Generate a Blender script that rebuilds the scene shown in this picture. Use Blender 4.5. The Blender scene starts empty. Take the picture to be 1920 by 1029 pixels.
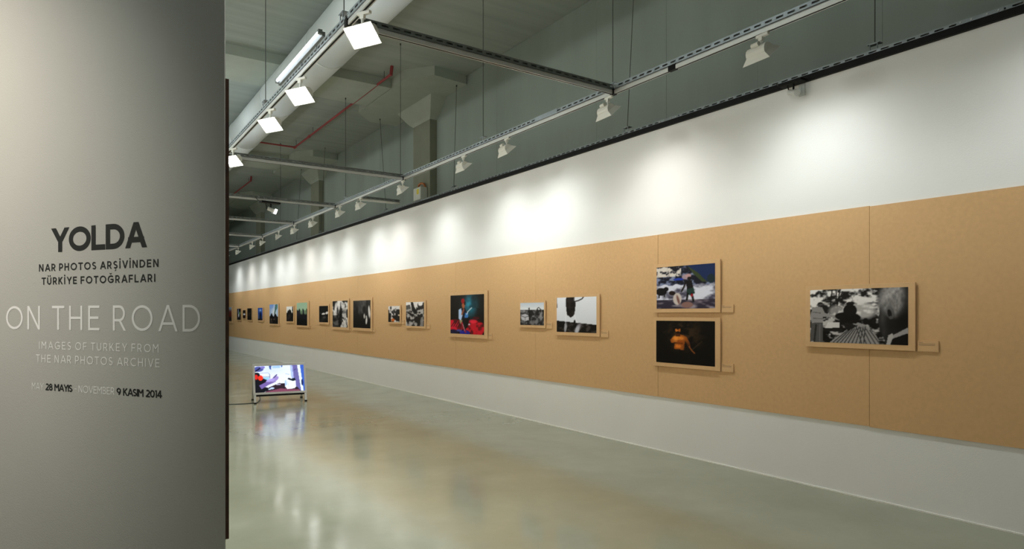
import bpy, bmesh, math, random
import numpy as np
from mathutils import Vector, Matrix

# ------------------------------------------------------------------ camera, world, lights, exposure
C = bpy.context.scene.collection
S = bpy.context.scene
TH = math.radians(34.07); CO = math.cos(TH); SI = math.sin(TH)
F = 1211.0; HOR = 589.0; EYE = 1.55

cam_d = bpy.data.cameras.new('camera'); cam = bpy.data.objects.new('camera', cam_d); C.objects.link(cam)
cam.location = (0, 0, EYE); cam.rotation_euler = (math.pi/2, 0, -TH)
cam_d.sensor_width = 36; cam_d.lens = F/1920*36; cam_d.shift_y = (HOR-514.5)/1920
cam_d.clip_start = 0.05; cam_d.clip_end = 200
S.camera = cam
S.view_settings.view_transform = 'Standard'; S.view_settings.look = 'None'
S.view_settings.gamma = 1; S.view_settings.use_curve_mapping = False
S.view_settings.exposure = 0.0

world = bpy.data.worlds.new('world'); S.world = world; world.use_nodes = True
world.node_tree.nodes['Background'].inputs[0].default_value = (0.88, 0.90, 0.84, 1)
world.node_tree.nodes['Background'].inputs[1].default_value = 0.08

POW_WASH = 72.0      # wall washers on the right-hand track
POW_LEFT = 175.0      # floodlights on the left-hand track
WARM = (1.0, 0.97, 0.93)
NEUT = (0.97, 1.0, 0.985)

def hall(loc, power, color=(.93, 1.0, .96), r=.25):  # unseen point light, added as fill to brighten the hall
    l = bpy.data.lights.new('fill_light', 'POINT'); l.energy = power; l.color = color; l.shadow_soft_size = r
    o = bpy.data.objects.new('fill_light', l); C.objects.link(o); o.location = loc
for hl in ((-2.6, 6.5, 4.9), (-2.6, 13.0, 4.9), (-2.6, 20.0, 4.9), (-2.6, 27.0, 4.9)): hall(hl, 195)
hall((-3.0, -1.5, 4.9), 35, (1, .95, .86))  # added fill over the entrance, no lamp modelled
def spot(name, loc, target, power, color, size=2.4, blend=1.0, r=0.05):
    l = bpy.data.lights.new(name, 'SPOT'); l.energy = power; l.color = color
    l.spot_size = size; l.spot_blend = blend; l.shadow_soft_size = r
    o = bpy.data.objects.new(name, l); C.objects.link(o); o.location = loc
    o.rotation_euler = (Vector(target)-Vector(loc)).to_track_quat('-Z', 'Y').to_euler()
    return o
# entrance side: lamps of the lobby behind and above the camera, shining on the title wall
spot('lobby_spotlight', (-2.05, 3.15, 3.5), (-1.2, 4.3, 2.4), 250, (1.0, 0.88, 0.78), 1.9, 1.0, 0.08)
spot('lobby_spotlight', (-1.5, 1.3, 3.7), (-0.35, 3.9, 1.85), 115, (0.98, 1.0, 0.94), .95, 1.0, 0.1)

# ------------------------------------------------------------------ projection helpers (photo pixel -> place)
def ray(px):
    t = (px-960)/F
    return CO*t+SI, CO-SI*t           # lateral and forward per unit depth
def on_x(px, L):                      # forward distance where the ray meets the plane x = L
    a, b = ray(px); return L*b/a
def depth(x, y): return x*SI+y*CO
def z_at(py, x, y): return EYE+(HOR-py)*depth(x, y)/F
def wall_pt(px, py, L): y = on_x(px, L); return y, z_at(py, L, y)
def plane_z(px, py, z):               # point where the ray meets height z
    d = (z-EYE)*F/(HOR-py); a, b = ray(px); return a*d, b*d

# ------------------------------------------------------------------ materials
def lin(c): return tuple(((v/12.92) if v <= .04045 else ((v+.055)/1.055)**2.4) for v in c)
def mat(name, col, rough=.6, metal=0., bump=0., bscale=60., var=0., vscale=6., emit=None, estr=0., spec=.5, stretch=None, detail=6):
    m = bpy.data.materials.new(name); m.use_nodes = True; nt = m.node_tree; b = nt.nodes['Principled BSDF']
    b.inputs['Base Color'].default_value = (*col, 1); b.inputs['Roughness'].default_value = rough
    b.inputs['Metallic'].default_value = metal; b.inputs['Specular IOR Level'].default_value = spec
    tc = nt.nodes.new('ShaderNodeTexCoord'); mp = nt.nodes.new('ShaderNodeMapping')
    nt.links.new(tc.outputs['Object'], mp.inputs[0])
    if stretch: mp.inputs['Scale'].default_value = stretch
    if var > 0:
        n = nt.nodes.new('ShaderNodeTexNoise'); n.inputs['Scale'].default_value = vscale; n.inputs['Detail'].default_value = detail
        nt.links.new(mp.outputs[0], n.inputs['Vector'])
        r = nt.nodes.new('ShaderNodeMapRange'); r.inputs[1].default_value = .3; r.inputs[2].default_value = .7
        r.inputs[3].default_value = 1-var; r.inputs[4].default_value = 1+var
        nt.links.new(n.outputs[0], r.inputs[0])
        mx = nt.nodes.new('ShaderNodeVectorMath'); mx.operation = 'SCALE'; mx.inputs[0].default_value = col
        nt.links.new(r.outputs[0], mx.inputs['Scale']); nt.links.new(mx.outputs[0], b.inputs['Base Color'])
    if bump > 0:
        n = nt.nodes.new('ShaderNodeTexNoise'); n.inputs['Scale'].default_value = bscale; n.inputs['Detail'].default_value = 4
        nt.links.new(mp.outputs[0], n.inputs['Vector'])
        bp = nt.nodes.new('ShaderNodeBump'); bp.inputs['Strength'].default_value = bump; bp.inputs['Distance'].default_value = .01
        nt.links.new(n.outputs[0], bp.inputs['Height']); nt.links.new(bp.outputs[0], b.inputs['Normal'])
    if emit:
        b.inputs['Emission Color'].default_value = (*emit, 1); b.inputs['Emission Strength'].default_value = estr
    return m
M = {}
M['white'] = mat('white_paint', (.76, .77, .75), .7, bump=.08, bscale=90, var=.015, vscale=1.5)
M['title'] = mat('title_wall_paint', (.47, .475, .435), .75, bump=.12, bscale=160, var=.02, vscale=2)
M['concrete'] = mat('grey_green_concrete', (.27, .315, .28), .85, bump=.25, bscale=9, var=.10, vscale=1.2, stretch=(1, 1, .25))
M['ceil'] = mat('ceiling_concrete', (.34, .385, .35), .85, bump=.35, bscale=4, var=.10, vscale=1.0, stretch=(.5, 6, 1))
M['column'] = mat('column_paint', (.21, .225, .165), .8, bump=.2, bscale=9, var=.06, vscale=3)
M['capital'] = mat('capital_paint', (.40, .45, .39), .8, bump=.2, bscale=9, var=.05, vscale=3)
M['mdf'] = mat('brown_fibreboard', (.62, .392, .19), .75, bump=.03, bscale=200, var=.04, vscale=30, spec=.25, detail=9)
M['mdf2'] = mat('mount_fibreboard', (.64, .41, .205), .72, bump=.03, bscale=200, var=.04, vscale=20, spec=.25)
M['mdfedge'] = mat('dark_board_edge', (.075, .035, .020), .8, var=.35, vscale=25, stretch=(1, 1, .6))
M['galv'] = mat('galvanised_steel', (.36, .40, .43), .42, metal=.75, var=.12, vscale=8)
M['darkgalv'] = mat('dark_steel_channel', (.17, .19, .18), .5, metal=.5, var=.12, vscale=8)
M['alu'] = mat('aluminium_rail', (.66, .66, .64), .38, metal=.55)
M['black'] = mat('black_plastic', (.006, .006, .006), .6, spec=.15)
M['cable'] = mat('dark_cable', (.045, .05, .045), .6)
M['fixture'] = mat('white_enamel', (.74, .74, .68), .45)
M['fixture_in'] = mat('reflector', (.8, .8, .78), .3, metal=.6)
M['lamp'] = mat('lit_lamp_glass', (1, 1, 1), .3, emit=(1, .99, .97), estr=38)
M['lampw'] = mat('lit_washer_glass', (1, 1, 1), .3, emit=(1, .97, .93), estr=6)
M['tube'] = mat('lit_tube', (1, 1, 1), .3, emit=(.82, .88, 1.0), estr=5)
M['duct'] = mat('painted_duct', (.66, .71, .71), .5, var=.03, vscale=2)
M['red'] = mat('red_pipe_paint', (.33, .045, .05), .5)
M['silver'] = mat('silver_frame', (.62, .63, .60), .35, metal=.35)
M['brownback'] = mat('brown_back_board', (.10, .055, .035), .6)
M['cardtext'] = mat('caption_ink', (.25, .17, .09), .8)
M['ink'] = mat('black_vinyl', (.020, .022, .020), .5)
M['pale'] = mat('pale_vinyl', (.92, .93, .90), .5)
M['yellow'] = mat('yellow_sticker', (.75, .62, .03), .5)
M['boxw'] = mat('white_box_plastic', (.62, .65, .58), .5)
M['orange'] = mat('orange_cable', (.40, .13, .03), .6)
M['seam'] = mat('pale_strip', (.80, .81, .76), .25)
gl = bpy.data.materials.new('clear_glass'); gl.use_nodes = True
b = gl.node_tree.nodes['Principled BSDF']; b.inputs['Base Color'].default_value = (.85, .9, .9, 1); b.inputs['Roughness'].default_value = .08
b.inputs['Transmission Weight'].default_value = 1.0; b.inputs['IOR'].default_value = 1.3
M['glass'] = gl

# floor: polished grey-green concrete
fm = bpy.data.materials.new('polished_floor'); fm.use_nodes = True; nt = fm.node_tree; b = nt.nodes['Principled BSDF']
tc = nt.nodes.new('ShaderNodeTexCoord')
n = nt.nodes.new('ShaderNodeTexNoise'); n.inputs['Scale'].default_value = 1.1; n.inputs['Detail'].default_value = 8; n.inputs['Roughness'].default_value = .6
nt.links.new(tc.outputs['Object'], n.inputs['Vector'])
cr = nt.nodes.new('ShaderNodeValToRGB'); cr.color_ramp.elements[0].position = .3; cr.color_ramp.elements[1].position = .72
cr.color_ramp.elements[0].color = (.225, .238, .17, 1); cr.color_ramp.elements[1].color = (.285, .30, .222, 1)
nt.links.new(n.outputs[0], cr.inputs[0]); nt.links.new(cr.outputs[0], b.inputs['Base Color'])
n2 = nt.nodes.new('ShaderNodeTexNoise'); n2.inputs['Scale'].default_value = 1.7; n2.inputs['Detail'].default_value = 5
nt.links.new(tc.outputs['Object'], n2.inputs['Vector'])
mr = nt.nodes.new('ShaderNodeMapRange'); mr.inputs[1].default_value = .3; mr.inputs[2].default_value = .7; mr.inputs[3].default_value = .10; mr.inputs[4].default_value = .19
nt.links.new(n2.outputs[0], mr.inputs[0]); nt.links.new(mr.outputs[0], b.inputs['Roughness'])
n3 = nt.nodes.new('ShaderNodeTexNoise'); n3.inputs['Scale'].default_value = 2.2; n3.inputs['Detail'].default_value = 3
nt.links.new(tc.outputs['Object'], n3.inputs['Vector'])
bp = nt.nodes.new('ShaderNodeBump'); bp.inputs['Strength'].default_value = .12; bp.inputs['Distance'].default_value = .02
nt.links.new(n3.outputs[0], bp.inputs['Height']); nt.links.new(bp.outputs[0], b.inputs['Normal'])
b.inputs['IOR'].default_value = 1.62
M['floor'] = fm

# flat prints: colour painted per vertex
pm = bpy.data.materials.new('photo_print'); pm.use_nodes = True; nt = pm.node_tree; b = nt.nodes['Principled BSDF']
at = nt.nodes.new('ShaderNodeAttribute'); at.attribute_name = 'print'
nt.links.new(at.outputs['Color'], b.inputs['Base Color']); b.inputs['Roughness'].default_value = .4; b.inputs['Specular IOR Level'].default_value = .12
M['print'] = pm
sm = bpy.data.materials.new('screen_picture'); sm.use_nodes = True; nt = sm.node_tree; b = nt.nodes['Principled BSDF']
at = nt.nodes.new('ShaderNodeAttribute'); at.attribute_name = 'print'
b.inputs['Base Color'].default_value = (.01, .01, .01, 1); b.inputs['Roughness'].default_value = .2
nt.links.new(at.outputs['Color'], b.inputs['Emission Color']); b.inputs['Emission Strength'].default_value = 1.15
M['screen'] = sm

# ------------------------------------------------------------------ mesh helpers
def obj(name, bm, m, parent=None, smooth=False):
    me = bpy.data.meshes.new(name); bmesh.ops.recalc_face_normals(bm, faces=bm.faces[:]); bm.to_mesh(me); bm.free()
    me.materials.append(M[m])
    if smooth:
        for p in me.polygons: p.use_smooth = True
    o = bpy.data.objects.new(name, me); C.objects.link(o)
    if parent: o.parent = parent
    return o
def tag(o, label, cat, group=None, kind=None):
    if label: o['label'] = label
    if cat: o['category'] = cat
    if group: o['group'] = group
    if kind: o['kind'] = kind
    return o
def empty(name, loc, label, cat, group=None, kind=None, rz=0):
    o = bpy.data.objects.new(name, None); C.objects.link(o); o.location = loc; o.rotation_euler = (0, 0, rz)
    o.empty_display_size = .1
    return tag(o, label, cat, group, kind)
def box(bm, x0, y0, z0, x1, y1, z1):
    v = [bm.verts.new(p) for p in ((x0,y0,z0),(x1,y0,z0),(x1,y1,z0),(x0,y1,z0),(x0,y0,z1),(x1,y0,z1),(x1,y1,z1),(x0,y1,z1))]
    for f in ((0,3,2,1),(4,5,6,7),(0,1,5,4),(1,2,6,5),(2,3,7,6),(3,0,4,7)): bm.faces.new([v[i] for i in f])
def BX(*a, bev=0):
    bm = bmesh.new(); box(bm, *a)
    if bev: bmesh.ops.bevel(bm, geom=bm.edges[:], offset=bev, segments=1, affect='EDGES')
    return bm
def tube(bm, p0, p1, r, n=8):
    p0 = Vector(p0); p1 = Vector(p1); d = (p1-p0).normalized()
    a = d.orthogonal().normalized(); c = d.cross(a)
    A = []; B = []
    for i in range(n):
        o = (a*math.cos(2*math.pi*i/n)+c*math.sin(2*math.pi*i/n))*r
        A.append(bm.verts.new(p0+o)); B.append(bm.verts.new(p1+o))
    for i in range(n): bm.faces.new((A[i], A[(i+1)%n], B[(i+1)%n], B[i]))
    bm.faces.new(A[::-1]); bm.faces.new(B)
def TB(p0, p1, r, n=8): bm = bmesh.new(); tube(bm, p0, p1, r, n); return bm
def path(bm, pts, r, n=6):
    for a, b_ in zip(pts[:-1], pts[1:]): tube(bm, a, b_, r, n)
def prism(bm, poly, z0, z1):
    lo = [bm.verts.new((x, y, z0)) for x, y in poly]; hi = [bm.verts.new((x, y, z1)) for x, y in poly]
    k = len(poly)
    for i in range(k): bm.faces.new((lo[i], lo[(i+1)%k], hi[(i+1)%k], hi[i]))
    bm.faces.new(lo[::-1]); bm.faces.new(hi)
def loft(bm, A, B):
    a = [bm.verts.new(p) for p in A]; b_ = [bm.verts.new(p) for p in B]; k = len(a)
    for i in range(k): bm.faces.new((a[i], a[(i+1)%k], b_[(i+1)%k], b_[i]))
    bm.faces.new(a[::-1]); bm.faces.new(b_)
def copy_tree(o, parent=None):
    c = o.copy(); C.objects.link(c); c.parent = parent
    for ch in [k for k in C.objects if k.parent == o]: copy_tree(ch, c)
    return c

# ------------------------------------------------------------------ setting
W = 5.49; WB = 6.33; COLX = 6.17; CEIL = EYE+4.66; DROP = EYE+4.48
YEND = 40.0
tag(obj('floor', BX(-7, -5, -.12, 6.5, YEND+.2, 0), 'floor'), 'polished grey green concrete floor reflecting the wall', None, kind='structure')
ceil = tag(obj('ceiling', BX(-7, -5, CEIL, 6.5, YEND+.2, CEIL+.2), 'ceil'), 'high grey concrete ceiling above the light tracks', None, kind='structure')
# concrete wall behind, board-formed in tall panels with fine recessed joints
conc = bmesh.new(); box(conc, WB+.02, -5, 0, WB+.22, YEND, CEIL)
outer = tag(obj('wall_outer', conc, 'concrete'), 'grey green concrete wall rising behind the white wall', None, kind='structure')
y = -5.0; k = 0; rnd0 = random.Random(3)
while y < YEND-.1:
    w = 1.35
    p = obj('concrete_panel', BX(WB+rnd0.uniform(0, .002), y+.001, 0.0, WB+.025, min(y+w-.001, YEND), CEIL-.005), 'concrete', outer); y += w
tag(obj('wall_far', BX(-7, YEND, 0, 6.5, YEND+.2, CEIL), 'concrete'), 'concrete end wall at the far end of the hall', None, kind='structure')
# joint line in the ceiling boards
WT = 3.655
wr = tag(obj('wall_right', BX(W+.012, -4.5, 0, W+.14, 38, WT), 'white'), 'long white gallery wall carrying a band of brown fibreboard', None, kind='structure')
MB0, MB1 = .612, 2.452
seam0 = on_x(1630, W); sp = 2.36
rnd = random.Random(4)
for k in range(-3, 15):
    y0 = seam0+sp*k
    jz = rnd.uniform(-.003, .003)
    p = obj('fibreboard_panel', BX(W+rnd.uniform(0, .002), y0+.0018, MB0+jz, W+.012, y0+sp-.0018, MB1+jz, bev=0), 'mdf', wr)
tag(obj('trim_1', BX(W-.02, -4.5, WT, W+.13, 38, WT+.055), 'black'), 'black header strip along the top of the white wall', None, kind='structure')
tag(obj('trim_2', BX(W+.004, -4.5, 0, W+.0125, 38, .012), 'seam'), 'thin pale line where white wall meets floor', None, kind='structure')  # narrow pale strip along the foot of the wall

# left wedge-shaped wall: title face towards the entrance, gallery face along the room
cy = 2.79; cx = .50
ta = math.radians(33.6); td = Vector((-math.sin(ta), math.cos(ta), 0))         # title face runs back to the left
tn = Vector((-math.cos(ta), -math.sin(ta), 0))                                # its normal, to the entrance
e0 = Vector((cx-.0045, cy, 0))
bm = bmesh.new()
TE = e0+td*7.5
prism(bm, [(e0.x, e0.y), (cx, cy+.002), (cx, cy+21.6), (cx-.5, cy+21.6), (TE.x, TE.y)][::-1], 0, 3.655)
wl = tag(obj('wall_left', bm, 'title'), 'pale grey exhibition title wall in the left foreground', None, kind='structure')
wl.data.materials.append(M['white'])
for p_ in wl.data.polygons:
    if p_.normal.x > .9 and abs(p_.normal.y) < .2: p_.material_index = 1
z0, z1 = z_at(1011, cx, cy), z_at(147, cx, cy)
for k in range(9):
    obj('fibreboard_panel', BX(cx, cy+.004+sp*k, z0, cx+.0125, cy+sp*(k+1)+.001, z1), 'mdf', wl)
p = obj('board_edge', BX(cx, cy+.001, z0, cx+.0126, cy+.0045, z1), 'mdfedge', wl)
p['label'] = 'dark brown sawn board edge along the corner'

# ------------------------------------------------------------------ stroke lettering
def arc(cx_, cy_, rx, ry, a0, a1, n=18):
    return [(cx_+rx*math.cos(math.radians(a0+(a1-a0)*i/n)), cy_+ry*math.sin(math.radians(a0+(a1-a0)*i/n))) for i in range(n+1)]
def se(cx_, cy_, rx, ry, a0, a1, n=28, p=1.0):
    return arc(cx_, cy_, rx, ry, a0, a1, n)
G = {   # glyph: (width, strokes on a 0..1 high centre-line box)
 'A': (.80, [[(0, 0), (.40, 1)], [(.40, 1), (.80, 0)], [(.13, .27), (.67, .27)]]),
 'B': (.54, [[(0, 0), (0, 1)], [(0, 1), (.28, 1)]+arc(.28, .76, .20, .24, 90, -90, 10)+[(0, .52)], [(0, .52), (.30, .52)]+arc(.30, .26, .24, .26, 90, -90, 10)+[(0, 0)]]),
 'C': (.74, [arc(.46, .5, .46, .5, 50, 310, 26)]),
 'D': (.70, [[(0, 0), (0, 1)], [(0, 1), (.26, 1)]+arc(.26, .5, .44, .5, 90, -90, 20)+[(0, 0)]]),
 'E': (.50, [[(0, 0), (0, 1)], [(0, 1), (.50, 1)], [(0, .51), (.45, .51)], [(0, 0), (.50, 0)]]),
 'F': (.50, [[(0, 0), (0, 1)], [(0, 1), (.50, 1)], [(0, .47), (.44, .47)]]),
 'G': (.80, [arc(.46, .5, .46, .5, 48, 312, 26)+[(.80, .17), (.80, .46)], [(.80, .46), (.47, .46)]]),
 'H': (.62, [[(0, 0), (0, 1)], [(.62, 0), (.62, 1)], [(0, .5), (.62, .5)]]),
 'I': (0, [[(0, 0), (0, 1)]]),
 'K': (.60, [[(0, 0), (0, 1)], [(0, .34), (.56, 1)], [(.20, .56), (.60, 0)]]),
 'L': (.48, [[(0, 0), (0, 1)], [(0, 0), (.48, 0)]]),
 'M': (.74, [[(0, 0), (0, 1)], [(0, 1), (.37, .42)], [(.37, .42), (.74, 1)], [(.74, 1), (.74, 0)]]),
 'N': (.64, [[(0, 0), (0, 1)], [(0, 1), (.64, 0)], [(.64, 0), (.64, 1)]]),
 'O': (.92, [arc(.46, .5, .46, .5, 0, 360, 40)]),
 'P': (.52, [[(0, 0), (0, 1)], [(0, 1), (.27, 1)]+arc(.27, .68, .25, .32, 90, -90, 12)+[(0, .36)]]),
 'R': (.56, [[(0, 0), (0, 1)], [(0, 1), (.28, 1)]+arc(.28, .70, .24, .30, 90, -90, 12)+[(0, .40)], [(.30, .40), (.56, 0)]]),
 'S': (.50, [arc(.25, .755, .235, .245, 35, 200, 14)+[(.06, .62), (.16, .54), (.34, .46), (.46, .37)]+arc(.25, .25, .25, .25, 20, -145, 14)]),
 'T': (.60, [[(0, 1), (.60, 1)], [(.30, 1), (.30, 0)]]),
 'U': (.60, [[(0, 1), (0, .34)]+arc(.30, .34, .30, .34, 180, 360, 16)+[(.60, 1)]]),
 'V': (.74, [[(0, 1), (.37, 0)], [(.37, 0), (.74, 1)]]),
 'Y': (.72, [[(0, 1), (.36, .42)], [(.72, 1), (.36, .42)], [(.36, .46), (.36, 0)]]),
 '-': (.28, [[(0, .46), (.28, .46)]]),
 '2': (.52, [arc(.26, .73, .25, .27, 150, -25, 14)+[(.42, .50), (0, 0)], [(0, 0), (.52, 0)]]),
 '8': (.52, [arc(.26, .765, .215, .235, 0, 360, 24), arc(.26, .265, .26, .265, 0, 360, 24)]),
 '9': (.56, [arc(.28, .68, .28, .32, 0, 360, 26), arc(.16, .64, .40, .64, 5, -78, 14)]),
 '0': (.60, [arc(.30, .5, .30, .5, 0, 360, 32)]),
 '1': (.20, [[(.16, 0), (.16, 1)], [(.16, 1), (0, .90)]]),
 '4': (.60, [[(.44, 0), (.44, 1)], [(.44, 1), (0, .24)], [(0, .24), (.60, .24)]]),
}
G['İ'] = (0, G['I'][1]+['dot']); G['Ü'] = (.60, G['U'][1]+['dots']); G['Ş'] = (.50, G['S'][1]+['ced']); G['Ğ'] = (.80, G['G'][1]+['brv'])
def clip(poly, k, lim, keep_less):
    out = []
    for i in range(len(poly)):
        a = poly[i]; c = poly[(i+1) % len(poly)]
        ina = (a[k] <= lim) if keep_less else (a[k] >= lim); inc = (c[k] <= lim) if keep_less else (c[k] >= lim)
        if ina: out.append(a)
        if ina != inc:
            t = (lim-a[k])/(c[k]-a[k]); out.append((a[0]+(c[0]-a[0])*t, a[1]+(c[1]-a[1])*t))
    return out
def text_polys(txt, wt, track, H=1.0):
    """flat polygons of a string, cap height 1, stroke weight wt; returns polys and total width"""
    polys = []; x = 0
    def ribbon(pts, X0):
        m = len(pts)
        P = [(X0+wt/2+px_*1.0, wt/2+py_*(1-wt)) for px_, py_ in pts]
        closed = math.dist(P[0], P[-1]) < 1e-6
        if m == 2:
            (ax, ay), (bx_, by_) = P; d = math.dist(P[0], P[1]); ux, uy = (bx_-ax)/d, (by_-ay)/d
            horiz = abs(uy) < .05
            if horiz:
                ax -= ux*wt/2; bx_ += ux*wt/2
                q = [(ax, ay+wt/2), (bx_, ay+wt/2), (bx_, ay-wt/2), (ax, ay-wt/2)]
            else:
                cut = lambda yv, v: 0.0 if yv < .01 else (1.0 if yv > .99 else v)
                ya_, yb_ = cut(pts[0][1], ay), cut(pts[1][1], by_)
                hw = wt*min(math.hypot(bx_-ax, yb_-ya_)/abs(yb_-ya_), 1.45)/2
                q = [(ax-hw, ya_), (bx_-hw, yb_), (bx_+hw, yb_), (ax+hw, ya_)]
            q = clip(q, 1, 0, False); q = clip(q, 1, 1, True) if q else q
            if len(q) > 2: polys.append(q)
            return
        L_ = []; R_ = []
        for i in range(m):
            if closed and i in (0, m-1): a = P[m-2]; c = P[1]
            else: a = P[max(i-1, 0)]; c = P[min(i+1, m-1)]
            p = P[i]
            def un(u, v):
                d = math.dist(u, v); return ((v[0]-u[0])/d, (v[1]-u[1])/d) if d > 1e-9 else (0, 0)
            t1 = un(a, p) if a != p else un(p, c); t2 = un(p, c) if c != p else t1
            tx, ty = t1[0]+t2[0], t1[1]+t2[1]; d = math.hypot(tx, ty) or 1; tx /= d; ty /= d
            co = max(.5, tx*t1[0]+ty*t1[1]); hw = wt/2/co
            L_.append((p[0]-ty*hw, p[1]+tx*hw)); R_.append((p[0]+ty*hw, p[1]-tx*hw))
        for i in range(m-1):
            q = [L_[i], L_[i+1], R_[i+1], R_[i]]
            q = clip(q, 1, 0, False); q = clip(q, 1, 1, True) if q else q
            if len(q) > 2: polys.append(q)
        if pts[0][1] > .99 and abs(pts[0][0]-pts[1][0]) < 1e-6:      # open vertical end (U)
            for e in (P[0], P[-1]): polys.append([(e[0]-wt/2, e[1]), (e[0]+wt/2, e[1]), (e[0]+wt/2, 1), (e[0]-wt/2, 1)])
    for ch in txt:
        if ch == ' ': x += .38; continue
        gw, st = G[ch]
        for s in st:
            mid = x+wt/2+gw/2
            if s == 'dot': polys.append([(mid-wt*.55, 1.1), (mid+wt*.55, 1.1), (mid+wt*.55, 1.1+wt*1.1), (mid-wt*.55, 1.1+wt*1.1)])
            elif s == 'dots':
                for dd in (-.17, .17): polys.append([(mid+dd-wt*.5, 1.1), (mid+dd+wt*.5, 1.1), (mid+dd+wt*.5, 1.1+wt), (mid+dd-wt*.5, 1.1+wt)])
            elif s == 'ced': polys.append([(mid-.02, -.02), (mid+.06, -.02), (mid+.13, -.18), (mid+.04, -.30), (mid-.12, -.30), (mid-.12, -.22), (mid+.02, -.2), (mid+.0, -.12)])
            elif s == 'brv':
                pts = [(mid+.18*math.cos(math.radians(a)), 1.28+.16*math.sin(math.radians(a))) for a in range(190, 351, 20)]
                for i in range(len(pts)-1):
                    (ax, ay), (bx_, by_) = pts[i], pts[i+1]
                    polys.append([(ax, ay), (bx_, by_), (bx_, by_+wt*.75), (ax, ay+wt*.75)])
            else: ribbon(s, x)
        tight = {'L': -.05, 'A': -.09, 'Y': -.08, 'T': -.05, 'V': -.06, 'F': -.04, 'P': -.03, 'O': -.04, 'D': -.03, 'K': -.03, 'R': -.02}.get(ch, 0)
        x += gw+wt+track+tight
    return polys, x-track
def title_s(px):                       # distance along the title face where the ray meets it
    a, b_ = ray(px)
    # e0 + td*s = k*(a,b)
    det = td.x*(-b_)-(-a)*td.y
    s = ((-e0.x)*(-b_)-(-a)*(-e0.y))/det
    return s
def lettering(txt, xl, xr, yt, yb, wt, track, m, name='lettering', lab=None):
    sl, sr = title_s(xl), title_s(xr)
    p = e0+td*sr; zt, zb = z_at(yt, p.x, p.y), z_at(yb, p.x, p.y); Hh = zt-zb
    asp = 1.17 if txt == 'YOLDA' else (1.10 if wt > .15 else 1.05)
    if len(txt) > 3:      # letter spacing that keeps the letters in proportion
        _, w_ = text_polys(txt, wt, 0.0); track = max(-.06, min(.4, ((sl-sr)/Hh/asp-w_)/(len(txt)-1)))
    polys, w = text_polys(txt, wt, track)
    bm = bmesh.new(); kx = (sl-sr)/w; idx = 0
    for q in polys:
        idx += 1; off = .0010+.00002*(idx % 7)
        vs = []
        for u, v in q:
            s = sl-u*kx; pt = e0+td*s+tn*off; vs.append(bm.verts.new((pt.x, pt.y, zb+v*Hh)))
        try: bm.faces.new(vs)
        except ValueError: pass
    o = obj(name, bm, m, wl)
    if lab: o['label'] = lab
    return o
lettering('YOLDA', 97, 272, 415, 463.5, .215, .045, 'ink', 'title_lettering', 'heavy black word at the top of the title wall')
lettering('NAR PHOTOS ARŞİVİNDEN', 73.5, 297.5, 485.3, 500.3, .18, .16, 'ink', 'lettering', 'upper line of small bold black capitals')
lettering('TÜRKİYE FOTOĞRAFLARI', 78.5, 291.5, 513.3, 528.2, .18, .16, 'ink', 'lettering', 'lower line of small bold black capitals')
lettering('ON THE ROAD', 12, 374.5, 571.2, 621.9, .10, .20, 'pale', 'title_lettering', 'large thin pale words across the middle')
lettering('IMAGES OF TURKEY FROM', 73.8, 297.6, 645.3, 660.8, .115, .19, 'pale', 'lettering', 'first line of small pale capitals')
lettering('THE NAR PHOTOS ARCHIVE', 68, 299.5, 672.7, 688.6, .115, .19, 'pale', 'lettering', 'second line of small pale capitals')
for txt, xl, xr, wt, tr, m, yo in (('MAY', 60.2, 81.8, .10, .17, 'pale', -13.2), ('28 MAYIS', 85.6, 136, .19, .14, 'ink', -9.5), ('-', 140, 144, .09, .1, 'pale', -8.5),
                           ('NOVEMBER', 147.8, 214.6, .11, .17, 'pale', -6), ('9 KASIM 2014', 219, 304, .19, .14, 'ink', 0)):
    s_ = title_s(xr); p_ = e0+td*s_; s0 = title_s(304); p0_ = e0+td*s0
    zt, zb = z_at(732, p0_.x, p0_.y), z_at(746.3, p0_.x, p0_.y); d_ = depth(p_.x, p_.y)
    lettering(txt, xl, xr, HOR-(zt-EYE)*F/d_, HOR-(zb-EYE)*F/d_, wt, tr, m)

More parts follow.
